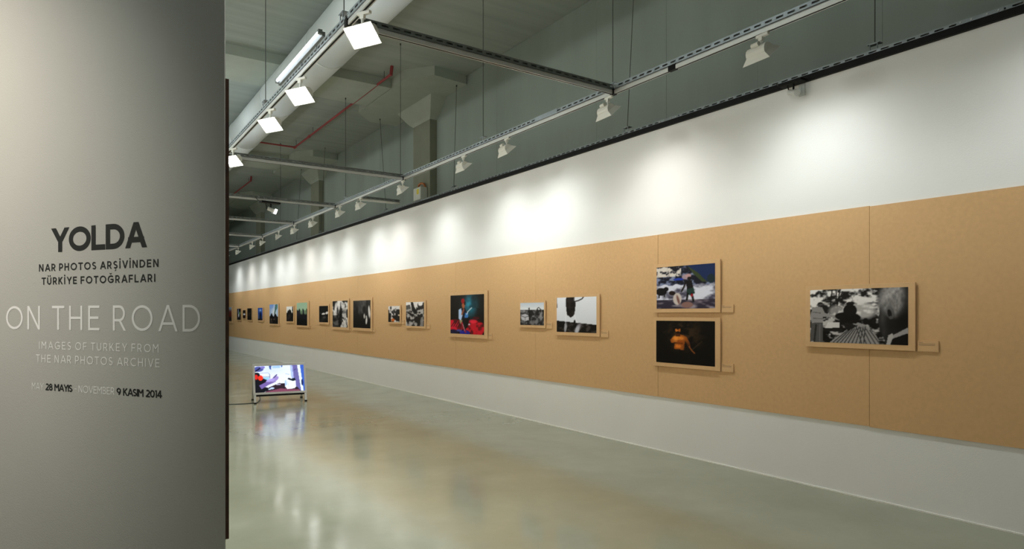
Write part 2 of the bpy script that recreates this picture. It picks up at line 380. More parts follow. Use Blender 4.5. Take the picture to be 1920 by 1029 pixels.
# ------------------------------------------------------------------ columns, capitals, slab bands
cyc = [12.6+7.47*k for k in range(4)]
order = ['nearest', 'second', 'third', 'farthest']
for i, yc in enumerate(cyc):
    c = empty('column', (COLX, yc, 0), ['nearest grey column behind the white wall, carrying the switch box', 'second grey column along the concrete wall, half hidden by the light tracks',
        'third grey column from the front along the concrete wall', 'farthest column on the concrete wall, mostly behind the title wall'][i], 'column', 'columns against the concrete wall', 'structure')
    def rel(bm): bmesh.ops.translate(bm, verts=bm.verts[:], vec=(-COLX, -yc, 0)); return bm
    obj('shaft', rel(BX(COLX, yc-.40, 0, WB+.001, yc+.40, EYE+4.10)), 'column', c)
    bm = bmesh.new()
    zt, zb = DROP, EYE+4.10
    # curved flare in three steps
    prev = None
    rings = []
    for t in (0, .15, .4, 1.0):
        q = t**.8
        x0 = COLX-.19*q; ya = yc-.40-.42*q; yb = yc+.40+.42*q; z = zb+(zt-zb)*t
        rings.append([(x0, ya, z), (WB, ya, z), (WB, yb, z), (x0, yb, z)])
    vr = [[bm.verts.new(p) for p in r] for r in rings]
    for a, b_ in zip(vr[:-1], vr[1:]):
        for k in range(4): bm.faces.new((a[k], a[(k+1) % 4], b_[(k+1) % 4], b_[k]))
    bm.faces.new(vr[0][::-1]); bm.faces.new(vr[-1])
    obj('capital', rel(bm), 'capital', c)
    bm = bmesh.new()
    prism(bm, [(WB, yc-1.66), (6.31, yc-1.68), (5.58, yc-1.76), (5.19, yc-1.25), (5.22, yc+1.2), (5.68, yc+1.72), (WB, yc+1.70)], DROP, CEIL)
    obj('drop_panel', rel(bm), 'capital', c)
    tag(obj('ceiling_band', BX(-7, yc-.65, DROP, 5.19, yc+.68, CEIL), 'capital'), ['nearest dropped slab band crossing the ceiling above the tracks', 'second dropped slab band across the ceiling', 'third dropped slab band across the ceiling', 'farthest dropped slab band across the ceiling'][i], 'beam', 'slab bands across the ceiling', 'structure')
# switch box on the nearest column
yb_ = cyc[0]-.14
sb = empty('switch_box', (COLX, on_x(787, COLX-.1), z_at(376, COLX-.1, on_x(787, COLX-.1))), 'white switch box with yellow sticker on the nearest column', 'switch box')
obj('box_body', BX(-.17, -.17, 0, 0, .17, .27, bev=.012), 'boxw', sb)
obj('warning_sticker', BX(-.1715, -.10, .12, -.169, .0, .23), 'yellow', sb)
obj('sticker', BX(-.1715, .05, .02, -.169, .13, .12), 'boxw', sb)
bm = bmesh.new(); path(bm, [(-.09, .08, .27), (-.09, .07, .34), (-.08, -.02, .37), (-.06, -.12, .34), (-.04, -.14, .27)], .022)
obj('orange_cable', bm, 'orange', sb)

# ------------------------------------------------------------------ air duct, sprinkler pipe
DX, DZ, DR = 3.28, EYE+4.2, .347
dct = empty('air_duct', (DX, 0, DZ), 'large round pale duct running under the ceiling', 'duct')
y = 1.0
while y < 38:
    bm = TB((0, y, 0), (0, y+3.0, 0), DR, 40); obj('duct_section', bm, 'duct', dct, smooth=False)
    bm = TB((0, y-.02, 0), (0, y+.02, 0), DR+.006, 40); obj('duct_collar', bm, 'duct', dct)
    bm = bmesh.new(); tube(bm, (.0, y+.6, DR*.9), (.0, y+.6, CEIL-DZ), .006); obj('hanger', bm, 'cable', dct)
    y += 3.0
for o in C.objects:
    if o.name.startswith('duct_section'):
        for p in o.data.polygons: p.use_smooth = len(p.vertices) == 4
ZP = EYE+4.5
def sprinkler(ya, yb, LP, lab, left):
    r = empty('sprinkler_pipe', (LP, ya, ZP), lab, 'pipe', 'red sprinkler pipes under the ceiling')
    obj('pipe', TB((0, 0, 0), (0, yb-ya, 0), .024, 10), 'red', r)
    obj('riser', TB((0, 0, -.02), (.02, 0, CEIL-ZP), .03, 10), 'red', r)
    obj('fitting', TB((0, yb-ya-.05, 0), (0, yb-ya+.05, 0), .036, 10), 'red', r)
    obj('fitting', TB((0, (yb-ya)*.8-.05, 0), (0, (yb-ya)*.8+.05, 0), .036, 10), 'red', r)
    obj('branch_pipe', TB((0, yb-ya, 0), (-left, yb-ya, 0), .022, 10), 'red', r)
    for f in (.05, .75, .98): obj('hanger', TB((0, (yb-ya)*f, .02), (0, (yb-ya)*f, CEIL-ZP), .005, 6), 'cable', r)
LPX = 4.5/.917
sprinkler(on_x(733, LPX), on_x(553, LPX), LPX, 'red sprinkler pipe under the ceiling beside the nearest column', 1.2)
sprinkler(on_x(470, LPX), on_x(470, LPX)+6, LPX, 'far red sprinkler pipe seen just beside the title wall', 1.2)

# ------------------------------------------------------------------ slotted channel and track profiles
def channel(L_, w=.045, h=.045, slots=True, wall=.003, pitch=.10, slot=.062):
    """open channel lying along +Y with slotted flanks"""
    bm = bmesh.new()
    box(bm, -w/2, 0, h-wall, w/2, L_, h)
    for sx in (-1, 1):
        x0, x1 = sorted((sx*w/2, sx*(w/2-wall)))
        if not slots: box(bm, x0, 0, 0, x1, L_, h-wall); continue
        box(bm, x0, 0, 0, x1, L_, h*.30); box(bm, x0, 0, h*.68, x1, L_, h-wall)
        n_ = int(L_/pitch)
        for i in range(n_+1):
            y0 = i*pitch; y1 = min(y0+pitch-slot, L_)
            if y1 > y0: box(bm, x0, y0, h*.30, x1, y1, h*.68)
    box(bm, -w/2+.006, .002, .002, w/2-.006, L_-.002, .006)
    return bm
def rail(L_, w=.036, h=.045):
    bm = bmesh.new()
    P = [(-w/2, 0), (-w/2, h*.75), (-w/2+.006, h), (w/2-.006, h), (w/2, h*.75), (w/2, 0), (w*.22, 0), (w*.22, h*.45), (-w*.22, h*.45), (-w*.22, 0)]
    A = [(x, 0, z) for x, z in P]; B = [(x, L_, z) for x, z in P]
    a = [bm.verts.new(p) for p in A]; c = [bm.verts.new(p) for p in B]; k = len(a)
    for i in range(k): bm.faces.new((a[i], a[(i+1) % k], c[(i+1) % k], c[i]))
    bm.faces.new(a[::-1]); bm.faces.new(c)
    return bm
TZ = EYE+2.285         # underside of the rails
LR, LL = 4.64, 1.80
nodesY = [LR*r for r in (.3575, 1.0726, 2.188, 2.933, 3.618, 4.337, 5.056, 5.775)]
def track(name, X, y0, y1, lab):
    t = empty(name, (X, y0, TZ), lab, 'track')
    yy = [y0]+[n_ for n_ in nodesY if y0 < n_ < y1]+[y1]
    for a, b_ in zip(yy[:-1], yy[1:]):
        L_ = b_-a-.04
        for nm, bm, m, dz in (('slotted_channel', channel(L_, slots=a < 14), 'galv', .047), ('aluminium_rail', rail(L_), 'alu', 0)):
            o = obj(nm, bm, m, t); o.location = (0, a-y0+.02, dz)
        o = obj('black_slot', BX(-.008, 0, -.0015, .008, L_, .004), 'black', t); o.location = (0, a-y0+.02, 0)
    for a in yy[1:-1]:
        o = obj('corner_joint', BX(-.028, -.03, -.004, .028, .03, .060, bev=.003), 'black', t); o.location = (0, a-y0, 0)
    return t
tr_r = track('lighting_track', LR, -1.0, 30.0, 'long lighting track in front of the white wall, carrying white floodlights')
tr_l = track('lighting_track', LL, -1.0, 30.0, 'long lighting track left of the room under the duct, with lit lamps')
o = obj('black_joint', BX(-.02, -.045, -.002, .02, .045, .048), 'black', tr_r); o.location = (0, on_x(1262, LR)+1.0, 0)
o = obj('joint_plate', BX(-.026, -.22, .045, .026, .22, .096), 'galv', tr_r); o.location = (0, on_x(1026, LR)+1.0, 0)
cl = ['cross rail above the top left, nearest the viewer', 'cross rail joining both tracks beside the brightest lamp', 'second cross rail, starting beside the lamp at the title wall corner', 'third cross rail, with the small projector spotlight hanging below',
      'fourth cross rail joining the two tracks', 'fifth cross rail joining the two tracks', 'sixth cross rail, farthest one seen near the title wall edge', 'seventh cross rail, almost hidden at the far end']
for i, yn in enumerate(nodesY):
    t = empty('cross_rail', (LL, yn, TZ), cl[i], 'rail', 'rails joining the two lighting tracks')
    for nm, bm, m, dz in (('slotted_channel', channel(LR-LL-.06, slots=i < 5), 'darkgalv', .047), ('aluminium_rail', rail(LR-LL-.06), 'alu', 0)):
        o = obj(nm, bm, m, t); o.rotation_euler = (0, 0, -math.pi/2); o.location = (.03, 0, dz)
    o = obj('black_slot', BX(-.008, 0, -.0015, .008, LR-LL-.06, .004), 'black', t); o.rotation_euler = (0, 0, -math.pi/2); o.location = (.03, 0, 0)
# short pale rail beyond the right track going to the wall
ys = on_x(668, LR)
t = empty('cross_rail', (LR+.03, ys, TZ-.01), 'short pale rail from the right-hand track to the wall top', 'rail')
o = obj('aluminium_rail', rail(W-LR+.05), 'fixture', t); o.rotation_euler = (0, 0, -math.pi/2); 
o = obj('slotted_channel', channel(W-LR+.05), 'darkgalv', t); o.rotation_euler = (0, 0, -math.pi/2); o.location = (0, 0, .047)
# channel on top of the white wall
wc = empty('wall_top_channel', (W+.02, -4, WT+.055), 'slotted steel channel lying on the black header of the white wall', 'channel')
y = 0
while y < 40:
    o = obj('slotted_channel', channel(3.0-.01, w=.045, h=.036, slots=y < 18, pitch=.10), 'galv', wc); o.location = (0, y, 0)
    o = obj('joint_plate', BX(-.026, -.15, .002, -.0225, .15, .034), 'galv', wc); o.location = (0, y, 0)
    for dy in (-.12, -.05, .05, .12):
        o = obj('bolt', TB((-.033, dy, .018), (-.024, dy, .018), .006, 6), 'alu', wc); o.location = (0, y, 0)
    y += 3.0

# ------------------------------------------------------------------ suspension cables
def cable(x, y, z, topx, topy, topz, lab, hook=True):
    t = empty('suspension_cable', (x, y, z), lab, 'cable', 'suspension cables of the tracks and the wall top channel')
    obj('cable', TB((0, 0, .05 if hook else 0), (topx-x, topy-y, topz-z), .0042, 6), 'cable', t)
    if hook:
        bm = bmesh.new(); path(bm, [(-.02, -.03, 0), (-.02, -.03, .05), (-.02, .03, .05), (-.02, .03, .0)], .005)
        box(bm, -.03, -.05, .048, .03, .05, .054)
        obj('hook', bm, 'galv', t)
    obj('anchor', TB((topx-x, topy-y, topz-z-.03), (topx-x, topy-y, topz-z), .012, 8), 'cable', t)
    return t
TT = TZ+.092
def ctop(yv):     # height of the concrete above
    return DROP if any(abs(yv-c_) < .66 for c_ in cyc) else CEIL
for px, n_ in ((1149, 'rising from the first black corner joint'), (906, 'on the right track between the first two cross rails'), (751, 'rising from the second corner joint'), (648, 'on the right track past the second corner joint'), (526, 'on the right track at the fourth corner joint')):
    y = on_x(px, LR); cable(LR, y, TT-(.03 if px in (1149, 751, 526) else 0), LR, y, ctop(y), 'thin dark suspension cable '+n_)
for px, n_ in ((645, 'above the brightest lamp'), (498, 'beside the lit lamps, hooked to the left track')):
    y = on_x(px, LL); cable(LL, y, TT, LL, y, ctop(y), 'thin suspension cable '+n_)
ZC = WT+.055+.036
for px, dx, dy, n_ in ((1638, .03, .0, 'at the upper right, hooked to the wall top channel'), (1174, .27, .1, 'slanting from the wall top channel right of the first corner joint'),
                       (849, .69, 1.1, 'slanting from the wall top channel to the nearest slab drop'), (722, .3, 1.0, 'slanting from the wall top channel past the nearest column'),
                       (600, .3, .5, 'from the wall top channel beside the second column'), (555, .3, .5, 'from the wall top channel, far along the room')):
    y = on_x(px, W); top = DROP if (px == 849) else ctop(y+dy); top = DROP if any(abs(y+dy-c_) < 1.6 for c_ in cyc) and W+dx > 5.6 else top
    cable(W+.02, y, ZC, W+dx, y+dy, top, 'thin cable '+n_)
for px in (575, 560, 468, 452):
    y = on_x(px, 3.3); cable(3.3, y, TT-(.5 if False else 0), 3.3, y, ctop(y), {575: 'thin cable from ceiling over the third cross rail', 560: 'thin cable from ceiling left of the third cross rail joint', 468: 'thin cable from ceiling near the title wall corner', 452: 'thin cable from ceiling nearest the title wall edge'}[px], hook=False) if False else None

# ------------------------------------------------------------------ floodlights
def make_flood(lit, facing):
    """head faces +X when facing = 1 ; origin on the underside of the rail"""
    s = facing
    t = empty('track_floodlight', (0, 0, 0), None, 'floodlight')
    obj('adaptor', BX(-.016, -.075, -.026, .016, .045, -.0016, bev=.003), 'fixture', t)
    bm = bmesh.new(); box(bm, -.014, -.018, -.055, .014, .018, -.02); tube(bm, (0, 0, -.05), (0, 0, -.135), .012, 10)
    obj('stem', bm, 'fixture', t)
    # section plane: opening runs from the low room side to the high wall side
    o0 = Vector((-s*.055, 0, -.235)); o1 = Vector((s*.065, 0, -.130))
    u = (o1-o0).normalized(); nrm = Vector((s*abs(u.z), 0, -abs(u.x)))   # points towards the lit wall and down
    mid = (o0+o1)/2; hw = .088; hy = .135
    def P(a, yv, d): return mid+u*a-nrm*d+Vector((0, yv, 0))
    bm = bmesh.new()
    th = .004
    A = [P(-hw, -hy, 0), P(hw, -hy, 0), P(hw, hy, 0), P(-hw, hy, 0)]
    B = [P(-.045, -.075, .062), P(.045, -.075, .062), P(.045, .075, .062), P(-.045, .075, .062)]
    def ring(r): return [bm.verts.new(p) for p in r]
    a = ring(A); b_ = ring(B)
    for i in range(4): bm.faces.new((a[i], a[(i+1) % 4], b_[(i+1) % 4], b_[i]))
    A2 = [P(-hw+th, -hy+th, -.0), P(hw-th, -hy+th, 0), P(hw-th, hy-th, 0), P(-hw+th, hy-th, 0)]
    B2 = [P(-.042, -.072, .058), P(.042, -.072, .058), P(.042, .072, .058), P(-.042, .072, .058)]
    a2 = ring(A2); b2 = ring(B2)
    for i in range(4): bm.faces.new((a2[i], a2[(i+1) % 4], b2[(i+1) % 4], b2[i])); bm.faces.new((a[i], a[(i+1) % 4], a2[(i+1) % 4], a2[i]))
    bm.faces.new(b2); bm.faces.new(b_)
    obj('reflector', bm, 'fixture', t)
    # curved back housing
    bm = bmesh.new(); K = 8; e = [[], []]
    for side, yv in ((0, -.092), (1, .092)):
        for i in range(K+1):
            an = math.pi*i/K; e[side].append(bm.verts.new(P(-math.cos(an)*.058, yv, .030+math.sin(an)*.066)))
    for i in range(K): bm.faces.new((e[0][i], e[0][i+1], e[1][i+1], e[1][i]))
    bm.faces.new(e[0][::-1]); bm.faces.new(e[1]); bm.faces.new((e[0][0], e[1][0], e[1][K], e[0][K]))
    obj('housing', bm, 'fixture', t)
    bm = bmesh.new()
    c0 = P(0, -.035, .108); c1 = P(0, .035, .108); tube(bm, c0, c1, .020, 12)
    obj('hinge', bm, 'fixture', t)
    bm = bmesh.new(); g = ring_ = [bm.verts.new(P(x_, y_, -.001+.012)) for x_, y_ in ((-hw+.014, -hy+.018), (hw-.014, -hy+.018), (hw-.014, hy-.018), (-hw+.014, hy-.018))]
    bm.faces.new(g)
    obj('lamp_glass', bm, lit, t)
    return t, mid, nrm
fr, midr, nr = make_flood('lampw', 1)
fl, midl, nl = make_flood('lamp', -1)
pxr = [1427, 1140, 950, 869, 755, 676, 637.5, 586.5, 552, 522.5, 492.4, 473, 446.7]
dr = ['largest white floodlight, at the upper right', 'white floodlight under the first black corner joint', 'white floodlight above the dark young figure photograph, right one of a close pair', 'white floodlight left one of a close pair above the wall',
      'white floodlight under the second black corner joint', 'white floodlight just past the short pale rail', 'white floodlight under the third corner joint', 'white floodlight between the third and fourth corner joints',
      'white floodlight under the fourth corner joint', 'small floodlight midway between the fourth and fifth corner joints', 'small floodlight under the fifth corner joint', 'small floodlight just past the fifth corner joint', 'farthest small floodlight next to the title wall edge']
ylist = [(-2.2, 'white floodlight on the right track behind the viewpoint'), (-.5, 'white floodlight on the right track beside the viewpoint'), (1.35, 'white floodlight on the right track, nearest the viewer')]
ylist += [(on_x(p, LR), d) for p, d in zip(pxr, dr)]
ylist += [(25.6, 'white floodlight near the far end of the right track'), (27.8, 'white floodlight at the far end of the right track')]
rr = random.Random(7)
for i, (y, d) in enumerate(ylist):
    if y < -1: pass
    o = fr if i == 0 else copy_tree(fr)
    yy = max(y, -.9)
    o.location = (LR, yy, TZ); o.rotation_euler = (0, 0, rr.uniform(-.10, .10)); o['label'] = d; o['group'] = 'floodlights washing the white wall'
    if y < -1: y = yy = -.9
    mm = Vector((LR, yy, TZ))+midr+nr*.03
    spot('washer_light', mm, (W-.50, yy+rr.uniform(-.1, .1), .0), POW_WASH*(1.0 if y > 2 else .55), NEUT if i % 4 else WARM, 2.85, 1.0, .09)
pxl = [(680, 'brightest lit floodlight at the top of the left-hand track'), (562.8, 'second lit floodlight, below the bright tube'), (507, 'third lit floodlight on the left-hand track'), (437, 'fourth lit floodlight touching the title wall corner')]
for i, (p, d) in enumerate(pxl):
    o = fl if i == 0 else copy_tree(fl)
    y = on_x(p, LL); o.location = (LL, y, TZ); o['label'] = d; o['group'] = 'lit floodlights on the left-hand track'
    o.rotation_euler = (0, 0, .5)
    mm = Vector((LL, y, TZ))+midl+nl*.03
    spot('flood_light', mm, (.5, y-.7, 1.9), POW_LEFT, NEUT, 2.7, .8, .05)
spot('flood_light', Vector((LL, 2.6, TZ))+midl+nl*.03, (.5, 1.6, 1.0), POW_LEFT*.35, NEUT, 2.7, .8, .05)  # added light without a fixture, fills the room by bounce near the entrance
for i, y in enumerate((13.0, 16.0, 19.5, 23.0)):
    o = copy_tree(fl); o.location = (LL, y, TZ); o.rotation_euler = (0, 0, .3); o['label'] = ['lit floodlight on the left track hidden past the title wall corner', 'lit floodlight midway down the left track behind the title wall', 'lit floodlight far down the left track behind the title wall', 'farthest lit floodlight of the left track behind the title wall'][i]
    o['group'] = 'lit floodlights on the left-hand track'
    spot('flood_light', Vector((LL, y, TZ))+midl+nl*.03, (.5, y-.5, 1.9), POW_LEFT, NEUT, 2.7, .8, .05)

# fluorescent batten on the left track
y0, y1 = on_x(602, 1.74), on_x(520, 1.74)
def batten(ya, yb, lab, power):
    t = empty('tube_light', (1.742, ya, EYE+2.40), lab, 'tube light')
    obj('glowing_tube', TB((-.01, .03, .018), (-.01, yb-ya-.03, .018), .013, 12), 'tube', t)
    bm = bmesh.new(); box(bm, .008, 0, -.02, .034, yb-ya, .018); box(bm, -.024, 0, -.004, .01, .03, .034); box(bm, -.024, yb-ya-.03, -.004, .01, yb-ya, .034)
    obj('batten', bm, 'darkgalv', t)
    for f in (.18, .5, .85):
        yc_ = (yb-ya)*f
        obj('bracket', BX(.03, yc_-.02, -.045, .04, yc_+.02, .035), 'galv', t)
    l = bpy.data.lights.new('tube_glow', 'AREA'); l.shape = 'RECTANGLE'; l.size = .03; l.size_y = yb-ya; l.energy = power; l.color = (.80, .88, 1)
    o = bpy.data.objects.new('tube_glow', l); C.objects.link(o); o.location = (1.73, (ya+yb)/2, EYE+2.40+.06); o.rotation_euler = (math.pi, 0, 0)
batten(y0, y1, 'glowing white tube light mounted along the left-hand track', 16)
batten(13.5, 14.95, 'glowing tube light farther down the left track behind the title wall', 16)
batten(21.0, 22.45, 'farthest glowing tube light on the left track behind the title wall', 16)

# ------------------------------------------------------------------ small projector spotlights
def bullet(loc, lab, rz, s=1.0, lit=False):
    t = empty('projector_spotlight', loc, lab, 'spotlight', rz=rz)
    obj('mounting_plate', BX(-.06*s, -.17*s, -.03*s, .06*s, .17*s, 0, bev=.004), 'black', t)
    bm = bmesh.new(); tube(bm, (0, -.02*s, -.03*s), (0, -.02*s, -.10*s), .012*s, 8); tube(bm, (0, .07*s, -.03*s), (.02*s, .05*s, -.13*s), .008*s, 6)
    obj('arm', bm, 'black', t)
    bm = bmesh.new(); tube(bm, (-.0*s, .04*s, -.12*s), (-.03*s, -.07*s, -.16*s), .034*s, 14)
    obj('lamp_body', bm, 'silver', t)
    bm = bmesh.new(); tube(bm, (-.03*s, -.07*s, -.16*s), (-.04*s, -.105*s, -.172*s), .045*s, 14)
    obj('lamp_face', bm, 'lampw' if lit else 'silver', t)
    obj('glass_screen', BX(.05*s, -.15*s, -.20*s, .054*s, -.06*s, -.05*s), 'glass', t)
    bm = bmesh.new(); path(bm, [(0, .14*s, -.01), (.02*s, .2*s, .0), (.02*s, .26*s, .06*s)], .006*s)
    obj('lead', bm, 'cable', t)
    return t
ya = on_x(1490, W-.03)
bullet((W-.07, ya, WT+.015), 'small clear spotlight clamped to the black header at the upper right', -.1, .72)
yb3 = nodesY[3]; a_, b_ = ray(506); xb = yb3*a_/b_
bullet((xb, yb3, TZ-.004), 'small bright spotlight hanging under the third cross rail', math.pi/2+.2, 1.15, True)

# ------------------------------------------------------------------ canvases for the prints
class Cv:
    def __init__(s, w, h, col=(0, 0, 0), seed=1):
        s.w, s.h = w, h; s.a = np.zeros((h, w, 3)); s.a[:] = col
        s.Y, s.X = np.mgrid[0:h, 0:w]; s.X = (s.X+.5)/w; s.Y = (s.Y+.5)/h; s.r = np.random.RandomState(seed)
    def put(s, m, col, al=1.0):
        m = np.clip(m, 0, 1)[..., None]*al; s.a = s.a*(1-m)+np.array(col)*m
    def poly(s, pts, col, al=1.0):
        n_ = len(pts); ins = np.zeros((s.h, s.w), bool)
        for i in range(n_):
            x0, y0 = pts[i]; x1, y1 = pts[(i+1) % n_]
            if y0 == y1: continue
            c = ((s.Y >= min(y0, y1)) & (s.Y < max(y0, y1))) & (s.X < x0+(s.Y-y0)*(x1-x0)/(y1-y0)); ins ^= c
        s.put(ins.astype(float), col, al)
    def ell(s, cx_, cy_, rx, ry, col, rot=0, al=1.0, soft=.12):
        c, q = math.cos(rot), math.sin(rot); dx = (s.X-cx_); dy = (s.Y-cy_)
        d = ((dx*c+dy*q)/rx)**2+((-dx*q+dy*c)/ry)**2
        s.put((1+soft-d)/(2*soft) if soft > 0 else (d < 1).astype(float), col, al)
    def line(s, pts, w, col, al=1.0):
        asp = s.h/s.w
        for (x0, y0), (x1, y1) in zip(pts[:-1], pts[1:]):
            dx, dy = x1-x0, (y1-y0)*asp; L_ = dx*dx+dy*dy+1e-9
            t = np.clip(((s.X-x0)*dx+(s.Y-y0)*asp*dy)/L_, 0, 1)
            d = np.hypot(s.X-x0-t*dx, (s.Y-y0)*asp-t*dy)
            s.put((w-d)/(.35*w)+.5, col, al)
    def fbm(s, n0=4, oct_=4, seed=0, ax=1.0):
        r = np.random.RandomState(seed); out = np.zeros((s.h, s.w)); amp = 1; tot = 0
        for o in range(oct_):
            nx = int(n0*2**o*ax)+2; ny = int(n0*2**o)+2; g = r.rand(ny+1, nx+1)
            x = s.X*(nx-1); y_ = s.Y*(ny-1); xi = x.astype(int); yi = y_.astype(int); fx = x-xi; fy = y_-yi
            fx = fx*fx*(3-2*fx); fy = fy*fy*(3-2*fy)
            v = (g[yi, xi]*(1-fx)+g[yi, xi+1]*fx)*(1-fy)+(g[yi+1, xi]*(1-fx)+g[yi+1, xi+1]*fx)*fy
            out += v*amp; tot += amp; amp *= .62
        return out/tot
    def speck(s, mask, c0, c1, thr=.5, sharp=9, n0=8, seed=0, oct_=3, ax=1.0, al=1.0):
        f = np.clip((s.fbm(n0, oct_, seed, ax)-thr)*sharp+.5, 0, 1)[..., None]
        col = np.array(c0)*(1-f)+np.array(c1)*f; m = np.clip(mask, 0, 1)[..., None]*al; s.a = s.a*(1-m)+col*m
def g(v): return (v, v*.985, v*.98)
def art_village():      # large monochrome picture: old man, hat, striped jacket
    c = Cv(170, 98)
    c.speck(np.ones((98, 170)), g(.10), g(.93), .47, 7, 9, 3, 4)
    c.speck((c.Y > .55).astype(float), g(.04), g(.75), .56, 8, 12, 5, 3)
    for x0, x1 in ((.29, .31), (.335, .29), (.25, .22)): c.line([(x0, 0), (x1, .5)], .006, g(.08))
    c.line([(.3, .3), (.36, .05)], .005, g(.1)); c.line([(.56, .37), (.71, .39)], .007, g(.04)); c.line([(.565, .37), (.565, .5)], .005, g(.1))
    c.poly([(.2, .62), (.33, .62), (.33, .72), (.17, .74)], g(.85)); c.poly([(.15, .74), (.36, .73), (.36, .8), (.15, .8)], g(.1))
    c.ell(.58, .40, .13, .16, g(.90), al=.75, soft=.5); c.ell(.30, .42, .09, .12, g(.88), al=.6, soft=.5)
    c.ell(.12, .29, .035, .05, g(.12)); c.line([(.09, .30), (.155, .28)], .008, g(.3))
    c.poly([(.03, .36), (.08, .32), (.14, .34), (.17, .45), (.29, .50), (.28, .54), (.15, .52), (.15, .64), (.02, .64), (.0, .5)], g(.58))
    c.line([(.03, .43), (.12, .45)], .004, g(.35)); c.line([(.04, .55), (.14, .56)], .004, g(.38))
    c.poly([(.015, .64), (.15, .63), (.15, 1), (.08, 1), (.0, .98)], g(.33)); c.line([(.07, .68), (.05, 1)], .010, g(.17)); c.line([(.115, .66), (.11, 1)], .006, g(.42))
    c.poly([(.36, 1), (.42, .78), (.5, .66), (.57, .74), (.5, 1)], g(.12))
    c.poly([(.22, 1), (.40, .76), (.52, .62), (.60, .66), (.70, .84), (.745, 1)], g(.60))
    for k in range(9): c.line([(.26+.04*k, 1.0), (.42+.022*k, .76-.008*k)], .0045, g(.22))
    for k in range(5): c.line([(.50+.035*k, .68+.02*k), (.56+.045*k, 1)], .0055, g(.28))
    c.poly([(.40, .62), (.52, .68), (.42, .78), (.36, .66)], g(.10))
    c.ell(.415, .52, .135, .085, g(.035), .15, soft=.1); c.ell(.44, .40, .07, .11, g(.05), .0, soft=.1); c.ell(.44, .28, .04, .035, g(.06))
    c.ell(.60, .60, .028, .06, g(.05)); c.ell(.68, .58, .025, .05, g(.06))
    c.poly([(.735, .34), (.742, .22), (.775, .09), (.83, .0), (1, 0), (1, 1), (.80, 1), (.765, .84), (.735, .72), (.72, .60), (.735, .45)], g(.12))
    hair = np.clip(1.2-(((c.X-.895)/.180)**2+((c.Y-.21)/.33)**2), 0, 1)*np.clip((1.0-c.X)*9, .15, 1); f = c.fbm(12, 3, 8, 3)
    c.put(np.clip(hair*2.2, 0, 1), g(.20)); c.put(np.clip(hair*1.5, 0, 1)*(.25+.9*f), g(.78), .95); c.line([(.755, .28), (.79, .10), (.85, .02)], .012, g(.62), .6)
    c.put(np.exp(-(((c.X-.765)/.035)**2+((c.Y-.50)/.20)**2)), g(.34), .7); c.put(np.exp(-(((c.X-.83)/.05)**2+((c.Y-.33)/.07)**2)), g(.50), .5)
    c.ell(.838, .44, .036, .115, g(.42), -.1, soft=.25); c.ell(.832, .46, .020, .075, g(.10), -.1, soft=.2); c.ell(.842, .53, .016, .03, g(.36), soft=.3)
    c.put(np.exp(-(((c.X-.97)/.09)**2+((c.Y-.60)/.24)**2)), g(.02), .9); c.put(np.exp(-(((c.X-.78)/.03)**2+((c.Y-.80)/.12)**2)), g(.25), .6)
    c.poly([(.86, .84), (1, .70), (1, .80), (.90, .90), (.84, .90)], g(.62)); c.poly([(.80, 1), (.82, .84), (.86, .80), (.87, .92), (.84, 1)], g(.7))
    c.poly([(.86, .90), (1, .80), (1, 1), (.84, 1)], g(.03))
    return c
def art_river():
    c = Cv(112, 84, (.25, .28, .36))
    c.speck(np.ones((84, 112)), (.07, .08, .14), (.50, .54, .66), .50, 6, 9, 11, 4)
    c.speck(((c.Y < .25) & (c.X < .45))*1.0, (.08, .08, .12), (.86, .83, .80), .52, 8, 12, 21, 3)
    c.poly([(.52, 0), (1, 0), (1, .42), (.86, .40), (.72, .18)], (.10, .17, .34)); c.poly([(.55, .02), (.72, .18), (.86, .38), (.90, .42), (.80, .40), (.66, .22)], (.22, .27, .16))
    c.ell(.94, .34, .06, .10, (.12, .18, .2)); c.ell(.4, .32, .09, .03, (.15, .25, .65))
    c.speck((c.Y > .45+.02*np.sin(c.X*30))*1.0, (.30, .29, .36), (.86, .87, .93), .43, 5, 5, 31, 4, .7)
    c.speck((c.Y > .80)*1.0, (.20, .18, .24), (.60, .56, .60), .55, 5, 8, 33, 3, .5)
    c.ell(.09, .60, .10, .09, (.05, .04, .05)); c.ell(.18, .54, .045, .05, (.05, .04, .05)); c.line([(.05, .65), (.05, .74)], .01, (.05, .04, .05)); c.line([(.15, .65), (.15, .72)], .01, (.05, .04, .05))
    c.ell(.29, .64, .06, .05, (.12, .06, .05), .4); c.ell(.38, .78, .075, .14, (.80, .76, .74)); c.ell(.395, .80, .022, .11, (.42, .24, .20), -.2, al=.8, soft=.6); c.ell(.55, .92, .10, .07, (.55, .42, .40))
    c.ell(.53, .27, .07, .06, (.66, .58, .62)); c.ell(.57, .25, .05, .045, (.75, .60, .60)); c.ell(.585, .31, .03, .04, (.10, .06, .06))
    c.poly([(.52, .36), (.63, .36), (.65, .50), (.66, .62), (.55, .62), (.54, .48)], (.07, .06, .08)); c.line([(.53, .38), (.49, .52), (.455, .60)], .013, (.09, .06, .06))
    c.poly([(.54, .56), (.66, .52), (.68, .66), (.60, .70), (.55, .68)], (.14, .24, .22)); c.line([(.56, .66), (.545, .80)], .016, (.05, .04, .05)); c.line([(.63, .66), (.655, .83)], .016, (.05, .04, .05)); c.ell(.63, .70, .02, .04, (.6, .08, .12))
    return c
